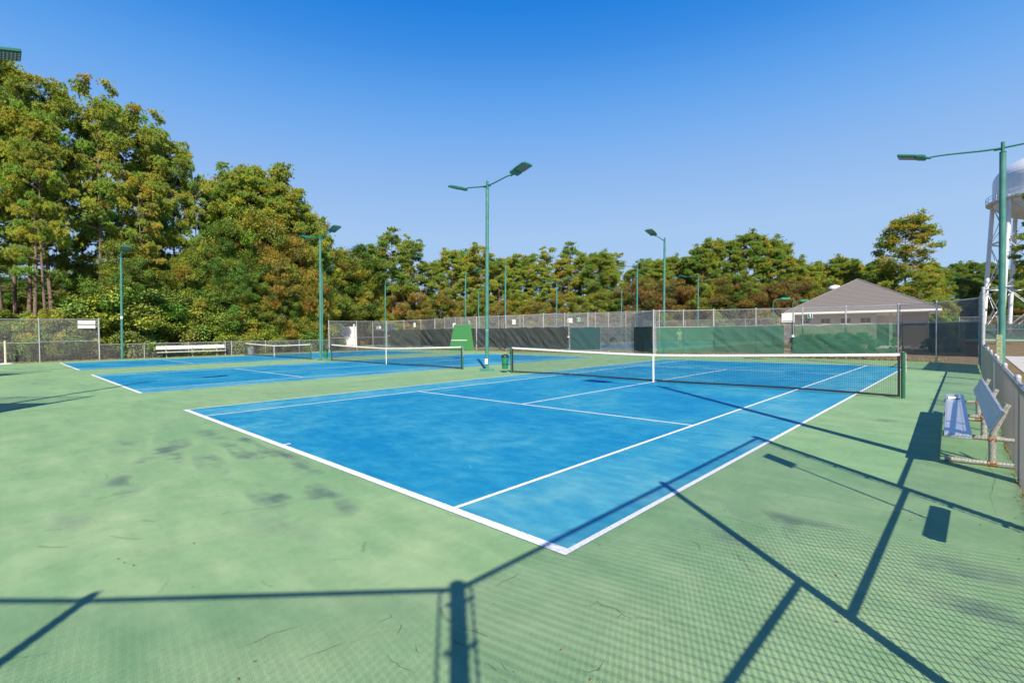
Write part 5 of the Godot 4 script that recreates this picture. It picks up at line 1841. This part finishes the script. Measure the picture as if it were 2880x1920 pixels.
func build_trees() -> void:
	var pines := [pine_proto(101, 20.0, .38, 2.9, .92, .34), pine_proto(102, 20.0, .44, 2.6, .95, .44), pine_proto(103, 20.0, .33, 3.1, .95, .38), pine_proto(104, 20.0, .50, 2.9, .95, .5), pine_proto(105, 20.0, .14, 4.2, 1.22, .36), pine_proto(106, 20.0, .18, 4.6, 1.22, .40)]
	var leafy := [leafy_proto(201, 12.0, 4.2, .12, 90, 46, .42, .03), leafy_proto(202, 12.0, 3.8, .1, 84, 46, .5, .05), leafy_proto(203, 12.0, 4.6, .15, 96, 44, .45, .08)]
	var shrubs := [leafy_proto(301, 4.0, 2.3, .0, 40, 50, .4, .02), leafy_proto(302, 4.0, 2.0, .0, 36, 50, .5, .03), leafy_proto(303, 4.0, 2.6, .0, 44, 46, .35, .02)]
	var pm := [foliage(lin(.36, .49, .12)), foliage(lin(.48, .57, .13)), foliage(lin(.55, .56, .13)), foliage(lin(.28, .42, .12))]
	var lm := [foliage(lin(.36, .46, .12)), foliage(lin(.46, .50, .12)), foliage(lin(.42, .37, .11)), foliage(lin(.33, .27, .12)), foliage(lin(.24, .36, .10))]
	var counts := {}
	for t in TREES:
		# [kind, zone, x, z, height, width, prototype, tint]
		var key: String = t[0] + t[1]
		counts[key] = counts.get(key, -1) + 1
		var which: String = ORD[mini(counts[key], ORD.size() - 1)]
		var pr: Dictionary
		var m: Material
		var label := ""
		if t[0] == "pine":
			pr = pines[t[6]]
			m = pm[t[7]]
			label = "tall pine, %s from the left %s" % [which, ZONES[t[1]]]
		elif t[0] == "tree":
			pr = leafy[t[6]]
			m = lm[t[7]]
			label = "autumn broadleaf tree, %s from the left %s" % [which, ZONES[t[1]]]
		else:
			pr = shrubs[t[6]]
			m = lm[t[7]]
			label = "leafy shrub, %s from the left %s" % [which, ZONES[t[1]]]
		plant({"pine": "pine_tree", "tree": "broadleaf_tree", "shrub": "shrub"}[t[0]], label, {"pine": "tree", "tree": "tree", "shrub": "shrub"}[t[0]], GROUPS[t[0]] + " " + ZONES[t[1]], pr, Vector3(t[2], -.03, t[3]), t[4], t[5], fposmod(t[2] * 7.13 + t[3] * 3.7, TAU), m)

# ------------------------------------------------------------------ cracks, litter, a player
const CRACKS := [[[-0.65, 2.05], [-0.63, 1.96], [-0.64, 1.89], [-0.6, 1.74]], [[-0.3, 1.87], [-0.29, 1.78], [-0.27, 1.7], [-0.27, 1.65]], [[0.49, 0.46], [0.53, 0.41], [0.52, 0.36], [0.57, 0.38], [0.65, 0.36], [0.71, 0.38], [0.72, 0.44]], [[0.71, 0.39], [0.77, 0.38]], [[0.0, 1.53], [0.06, 1.55], [0.1, 1.54], [0.14, 1.54], [0.2, 1.52]], [[-0.19, 1.34], [-0.16, 1.34], [-0.11, 1.4]], [[0.04, 1.38], [0.09, 1.41], [0.12, 1.41]], [[0.42, 1.23], [0.48, 1.22], [0.51, 1.23]], [[0.49, 1.17], [0.53, 1.2], [0.56, 1.19]], [[0.56, 1.26], [0.61, 1.25]], [[-0.08, 0.68], [-0.08, 0.58], [-0.07, 0.49], [-0.08, 0.43]], [[0.8, 0.95], [0.86, 0.93], [0.88, 0.89], [0.86, 0.8]], [[0.24, -2.61], [0.59, -2.68], [0.87, -2.65], [1.17, -2.7], [1.45, -2.65], [1.61, -2.67], [1.77, -2.74]], [[0.46, -1.58], [0.7, -1.58], [0.91, -1.53], [0.99, -1.48]], [[1.06, -1.59], [1.12, -1.48], [1.18, -1.41], [1.32, -1.42], [1.48, -1.5], [1.56, -1.59], [1.65, -1.55]], [[1.07, -1.78], [1.14, -1.86], [1.28, -1.89]], [[0.55, -0.91], [0.65, -0.86], [0.71, -0.77]], [[0.16, 1.21], [0.19, 1.22], [0.24, 1.21]], [[0.12, 1.12], [0.2, 1.08], [0.28, 1.07]], [[-0.33, 1.31], [-0.28, 1.33], [-0.29, 1.41]], [[-12.2, -2.2], [-12.3, -3.2], [-12.1, -4.5], [-12.4, -5.6]], [[2.36, -3.2], [2.33, -3.9], [2.38, -4.7], [2.30, -5.6], [2.36, -6.6], [2.31, -7.4]], [[-2.9, 1.35], [-2.75, 1.0], [-2.8, .7]], [[-3.9, 1.7], [-3.6, 1.45], [-3.5, 1.2]]]

func build_small() -> void:
	var cm := mottled([lin(.06, .10, .06), lin(.12, .20, .11)], [0.3, 0.7], 6.0, 0.95)
	var pave: Node = get_node("court_pavement")
	for c in CRACKS:
		var mb := MB.new()
		var p := []
		for i in c.size() - 1:
			var a := Vector2(c[i][0], c[i][1])
			var b := Vector2(c[i + 1][0], c[i + 1][1])
			var n := maxi(2, int(a.distance_to(b) / .035))
			for k in n:
				p.append(a.lerp(b, float(k) / n) + Vector2(rng.randf_range(-.007, .007), rng.randf_range(-.007, .007)))
		p.append(Vector2(c[-1][0], c[-1][1]))
		for i in p.size() - 1:
			var d: Vector2 = (p[i + 1] - p[i]).normalized().orthogonal()
			var wa := .0019 * sin(PI * clampf(float(i) / p.size(), .02, 1.0)) + .0006
			var wb := .0019 * sin(PI * clampf(float(i + 1) / p.size(), 0.0, .98)) + .0006
			mb.quad(Vector3(p[i].x - d.x * wa, .0015, p[i].y - d.y * wa), Vector3(p[i].x + d.x * wa, .0015, p[i].y + d.y * wa), Vector3(p[i + 1].x + d.x * wb, .0015, p[i + 1].y + d.y * wb), Vector3(p[i + 1].x - d.x * wb, .0015, p[i + 1].y - d.y * wb), Vector3.UP)
		part(pave, "crack", mb.done(), cm)
	# fallen needles, bark and leaf scraps
	var lm := MB.new()
	lm.quad(Vector3(-.012, 0, -.004), Vector3(.008, .003, -.006), Vector3(.014, .001, .003), Vector3(-.006, .004, .006), Vector3.UP)
	var mm := MultiMesh.new()
	mm.transform_format = MultiMesh.TRANSFORM_3D
	mm.use_colors = true
	mm.mesh = lm.done()
	var spots := [[-3.01, 2.41], [-2.38, 2.29], [-2.27, 2.25], [-2.38, 1.84], [-0.46, 2.03], [-0.38, 2.13], [0.07, 0.82], [0.58, 1.18], [0.89, 0.97], [1.85, -1.22], [1.66, -0.37], [0.65, 0.89], [-3.63, 2.32], [-1.03, 1.03]]
	for k in 60:
		spots.append([rng.randf_range(-8, 2.4), rng.randf_range(-6, 2.6)])
	for k in 500:
		spots.append([fence_x(-5.0) - absf(rng.randfn(0, .06)) + .02, rng.randf_range(-21, 1.5)])
	mm.instance_count = spots.size()
	for i in spots.size():
		mm.set_instance_transform(i, Transform3D(Basis(Vector3.UP, rng.randf() * TAU).scaled(Vector3.ONE * rng.randf_range(.5, 1.2)), Vector3(spots[i][0], .0045 if spots[i][0] > -10.97 and spots[i][0] < 0 and spots[i][1] < 0 else .002, spots[i][1])))
		var b := rng.randf_range(.5, 1.0)
		mm.set_instance_color(i, Color(.26 * b, .13 * b, .06 * b))
	var lo := MultiMeshInstance3D.new()
	lo.name = "leaf_litter"
	lo.multimesh = mm
	var lmat := plain(Color.WHITE, 0.9)
	lmat.vertex_color_use_as_albedo = true
	lo.material_override = lmat
	add_child(lo)
	tag(lo, "brown leaf scraps and needles scattered on the green court edge", "litter", "", "stuff")
	# grass and weeds along the foot of the right fence and behind the far fence
	var gv := PackedVector3Array()
	for k in 9:
		var a := rng.randf() * TAU
		var d := Vector3(cos(a), 0, sin(a))
		var o := d * rng.randf_range(0, .03)
		var s := d.cross(Vector3.UP) * .004
		gv.append(o - s); gv.append(o + s); gv.append(o + d * rng.randf_range(.02, .07) + Vector3.UP * rng.randf_range(.05, .12))
	var gm := MultiMesh.new()
	gm.transform_format = MultiMesh.TRANSFORM_3D
	gm.use_colors = true
	gm.mesh = raw(gv)
	var gp := []
	for k in 2600:
		var z := rng.randf_range(-21, 1.0)
		gp.append(Vector3(fence_x(z) + absf(rng.randfn(0.02, .25)), -.03, z))
	for k in 3500:
		gp.append(Vector3(rng.randf_range(-46, 1), -.03, rng.randf_range(-31.5, -28.45)))
	for k in 1500:
		gp.append(Vector3(rng.randf_range(-46.6, -45.5), -.03, rng.randf_range(-20, 3)))
	gm.instance_count = gp.size()
	for i in gp.size():
		gm.set_instance_transform(i, Transform3D(Basis(Vector3.UP, rng.randf() * TAU).scaled(Vector3.ONE * rng.randf_range(.6, 1.5)), gp[i]))
		var k := rng.randf()
		gm.set_instance_color(i, Color(.42, .27, .09) if k < .45 else (Color(.30, .26, .08) if k < .75 else Color(.14, .22, .05)))
	var go := MultiMeshInstance3D.new()
	go.name = "dry_grass"
	go.multimesh = gm
	var gmat := plain(Color.WHITE, 0.9)
	gmat.vertex_color_use_as_albedo = true
	gmat.cull_mode = BaseMaterial3D.CULL_DISABLED
	go.material_override = gmat
	add_child(go)
	tag(go, "dry tan grass growing along the feet of the fences", "grass", "", "stuff")
	build_person()

# a body as one surface: smooth union of tapered bones, meshed as surface nets
func body_mesh(bones: Array, cell: float, lo: Vector3, hi: Vector3) -> ArrayMesh:
	var nx := int((hi.x - lo.x) / cell) + 1
	var ny := int((hi.y - lo.y) / cell) + 1
	var nz := int((hi.z - lo.z) / cell) + 1
	var val := PackedFloat32Array()
	val.resize(nx * ny * nz)
	for k in nz:
		for j in ny:
			for i in nx:
				var p := lo + Vector3(i, j, k) * cell
				var d := 9.0
				for b in bones:
					var a: Vector3 = b[0]
					var ab: Vector3 = b[1] - a
					var h := clampf((p - a).dot(ab) / maxf(ab.length_squared(), 1e-6), 0.0, 1.0)
					var e: float = (p - a - ab * h).length() - lerpf(b[2], b[3], h)
					var q := clampf(.5 + .5 * (d - e) / .035, 0.0, 1.0)
					d = lerpf(d, e, q) - .035 * q * (1.0 - q)
				val[(k * ny + j) * nx + i] = d
	var vert := {}
	var at := func(i: int, j: int, k: int) -> int: return (k * ny + j) * nx + i
	for k in nz - 1:
		for j in ny - 1:
			for i in nx - 1:
				var s := Vector3.ZERO
				var n := 0
				for e in [[0, 0, 0, 1, 0, 0], [0, 1, 0, 1, 1, 0], [0, 0, 1, 1, 0, 1], [0, 1, 1, 1, 1, 1], [0, 0, 0, 0, 1, 0], [1, 0, 0, 1, 1, 0], [0, 0, 1, 0, 1, 1], [1, 0, 1, 1, 1, 1], [0, 0, 0, 0, 0, 1], [1, 0, 0, 1, 0, 1], [0, 1, 0, 0, 1, 1], [1, 1, 0, 1, 1, 1]]:
					var a: float = val[at.call(i + e[0], j + e[1], k + e[2])]
					var b: float = val[at.call(i + e[3], j + e[4], k + e[5])]
					if (a < 0) != (b < 0):
						s += Vector3(i + e[0], j + e[1], k + e[2]).lerp(Vector3(i + e[3], j + e[4], k + e[5]), a / (a - b))
						n += 1
				if n > 0:
					vert[at.call(i, j, k)] = lo + s / n * cell
	var mb := MB.new()
	for k in range(1, nz - 1):
		for j in range(1, ny - 1):
			for i in range(1, nx - 1):
				var a: float = val[at.call(i, j, k)]
				for ax in 3:
					var o := [0, 0, 0]
					o[ax] = 1
					var b: float = val[at.call(i + o[0], j + o[1], k + o[2])]
					if (a < 0) == (b < 0):
						continue
					var u := [0, 0, 0]
					var w := [0, 0, 0]
					u[(ax + 1) % 3] = 1
					w[(ax + 2) % 3] = 1
					var c0: int = at.call(i, j, k)
					var c1: int = at.call(i - u[0], j - u[1], k - u[2])
					var c2: int = at.call(i - u[0] - w[0], j - u[1] - w[1], k - u[2] - w[2])
					var c3: int = at.call(i - w[0], j - w[1], k - w[2])
					if vert.has(c0) and vert.has(c1) and vert.has(c2) and vert.has(c3):
						var out := Vector3(o[0], o[1], o[2]) * (1.0 if a < 0 else -1.0)
						mb.quad(vert[c0], vert[c1], vert[c2], vert[c3], out)
	return mb.done()

func build_person() -> void:
	var o := thing("person", "person in a pale yellow-green shirt playing beyond the green windscreen", "person", Vector3(-21.3, 0, -48.0), 0.76)
	var skin := plain(lin(.45, .28, .19), 0.6)
	var b := [
		[Vector3(0, 1.00, 0), Vector3(0, 1.20, 0), .13, .13], [Vector3(-.06, 1.2, 0), Vector3(-.12, 1.42, 0), .10, .09], [Vector3(.06, 1.2, 0), Vector3(.12, 1.42, 0), .10, .09],
		[Vector3(0, 1.42, 0), Vector3(0, 1.54, .01), .06, .05], [Vector3(0, 1.62, .01), Vector3(0, 1.69, 0), .085, .09],
		[Vector3(-.18, 1.42, 0), Vector3(-.27, 1.16, .02), .055, .042], [Vector3(-.27, 1.16, .02), Vector3(-.26, .95, .16), .042, .03], [Vector3(-.26, .95, .16), Vector3(-.26, .90, .22), .032, .025],
		[Vector3(.18, 1.42, 0), Vector3(.29, 1.18, .02), .055, .042], [Vector3(.29, 1.18, .02), Vector3(.24, 1.05, .24), .042, .03], [Vector3(.24, 1.05, .24), Vector3(.22, 1.04, .30), .032, .025],
		[Vector3(-.09, .96, 0), Vector3(-.13, .52, .03), .09, .062], [Vector3(-.13, .52, .03), Vector3(-.15, .09, -.02), .06, .04], [Vector3(-.15, .05, -.03), Vector3(-.16, .04, .14), .042, .035],
		[Vector3(.09, .96, 0), Vector3(.14, .52, .03), .09, .062], [Vector3(.14, .52, .03), Vector3(.17, .09, -.02), .06, .04], [Vector3(.17, .05, -.03), Vector3(.19, .04, .14), .042, .035]]
	var body := part(o, "body", body_mesh(b, .03, Vector3(-.45, -.05, -.25), Vector3(.45, 1.85, .4)), skin)
	var sh := []
	for k in [0, 1, 2]:
		sh.append([b[k][0], b[k][1], b[k][2] + .025, b[k][3] + .03])
	sh.append([b[5][0], b[5][0].lerp(b[5][1], .7), .08, .07])
	sh.append([b[8][0], b[8][0].lerp(b[8][1], .7), .08, .07])
	part(body, "shirt", body_mesh(sh, .03, Vector3(-.45, .7, -.25), Vector3(.45, 1.6, .3)), plain(lin(.62, .72, .42), 0.8))
	part(body, "shorts", body_mesh([[Vector3(-.07, .98, 0), Vector3(-.13, .62, .03), .125, .105], [Vector3(.07, .98, 0), Vector3(.14, .62, .03), .125, .105]], .03, Vector3(-.4, .4, -.25), Vector3(.4, 1.2, .3)), plain(lin(.5, .6, .5), 0.8))
	var cap := MB.new()
	cap.lathe(Vector3(0, 1.70, 0), [Vector2(.108, -.01), Vector2(.11, .03), Vector2(.08, .08), Vector2(0, .10)], 16)
	cap.box(Vector3(0, 1.705, .13), Vector3(.15, .012, .11), .004)
	part(body, "cap", cap.done(), M.white)
	var rk := thing("tennis_racket", "tennis racket held by the player behind the green windscreen", "racket", Vector3(-21.3, 0, -48.0), 0.76)
	var rm := MB.new()
	rm.tube([Vector3(.22, 1.04, .30), Vector3(.34, .98, .58)], [.016], 8)
	part(rk, "handle", rm.done(), M.black)
	rm = MB.new()
	var ring := []
	for k in 21:
		var w := TAU * k / 20.0
		ring.append(Vector3(.415, .945, .745) + Vector3(.34, -.17, .80).normalized() * cos(w) * .17 + Vector3(-.3, .9, .1).normalized() * sin(w) * .13)
	rm.tube(ring, [.011], 6, false)
	part(rk, "hoop", rm.done(), M.white)
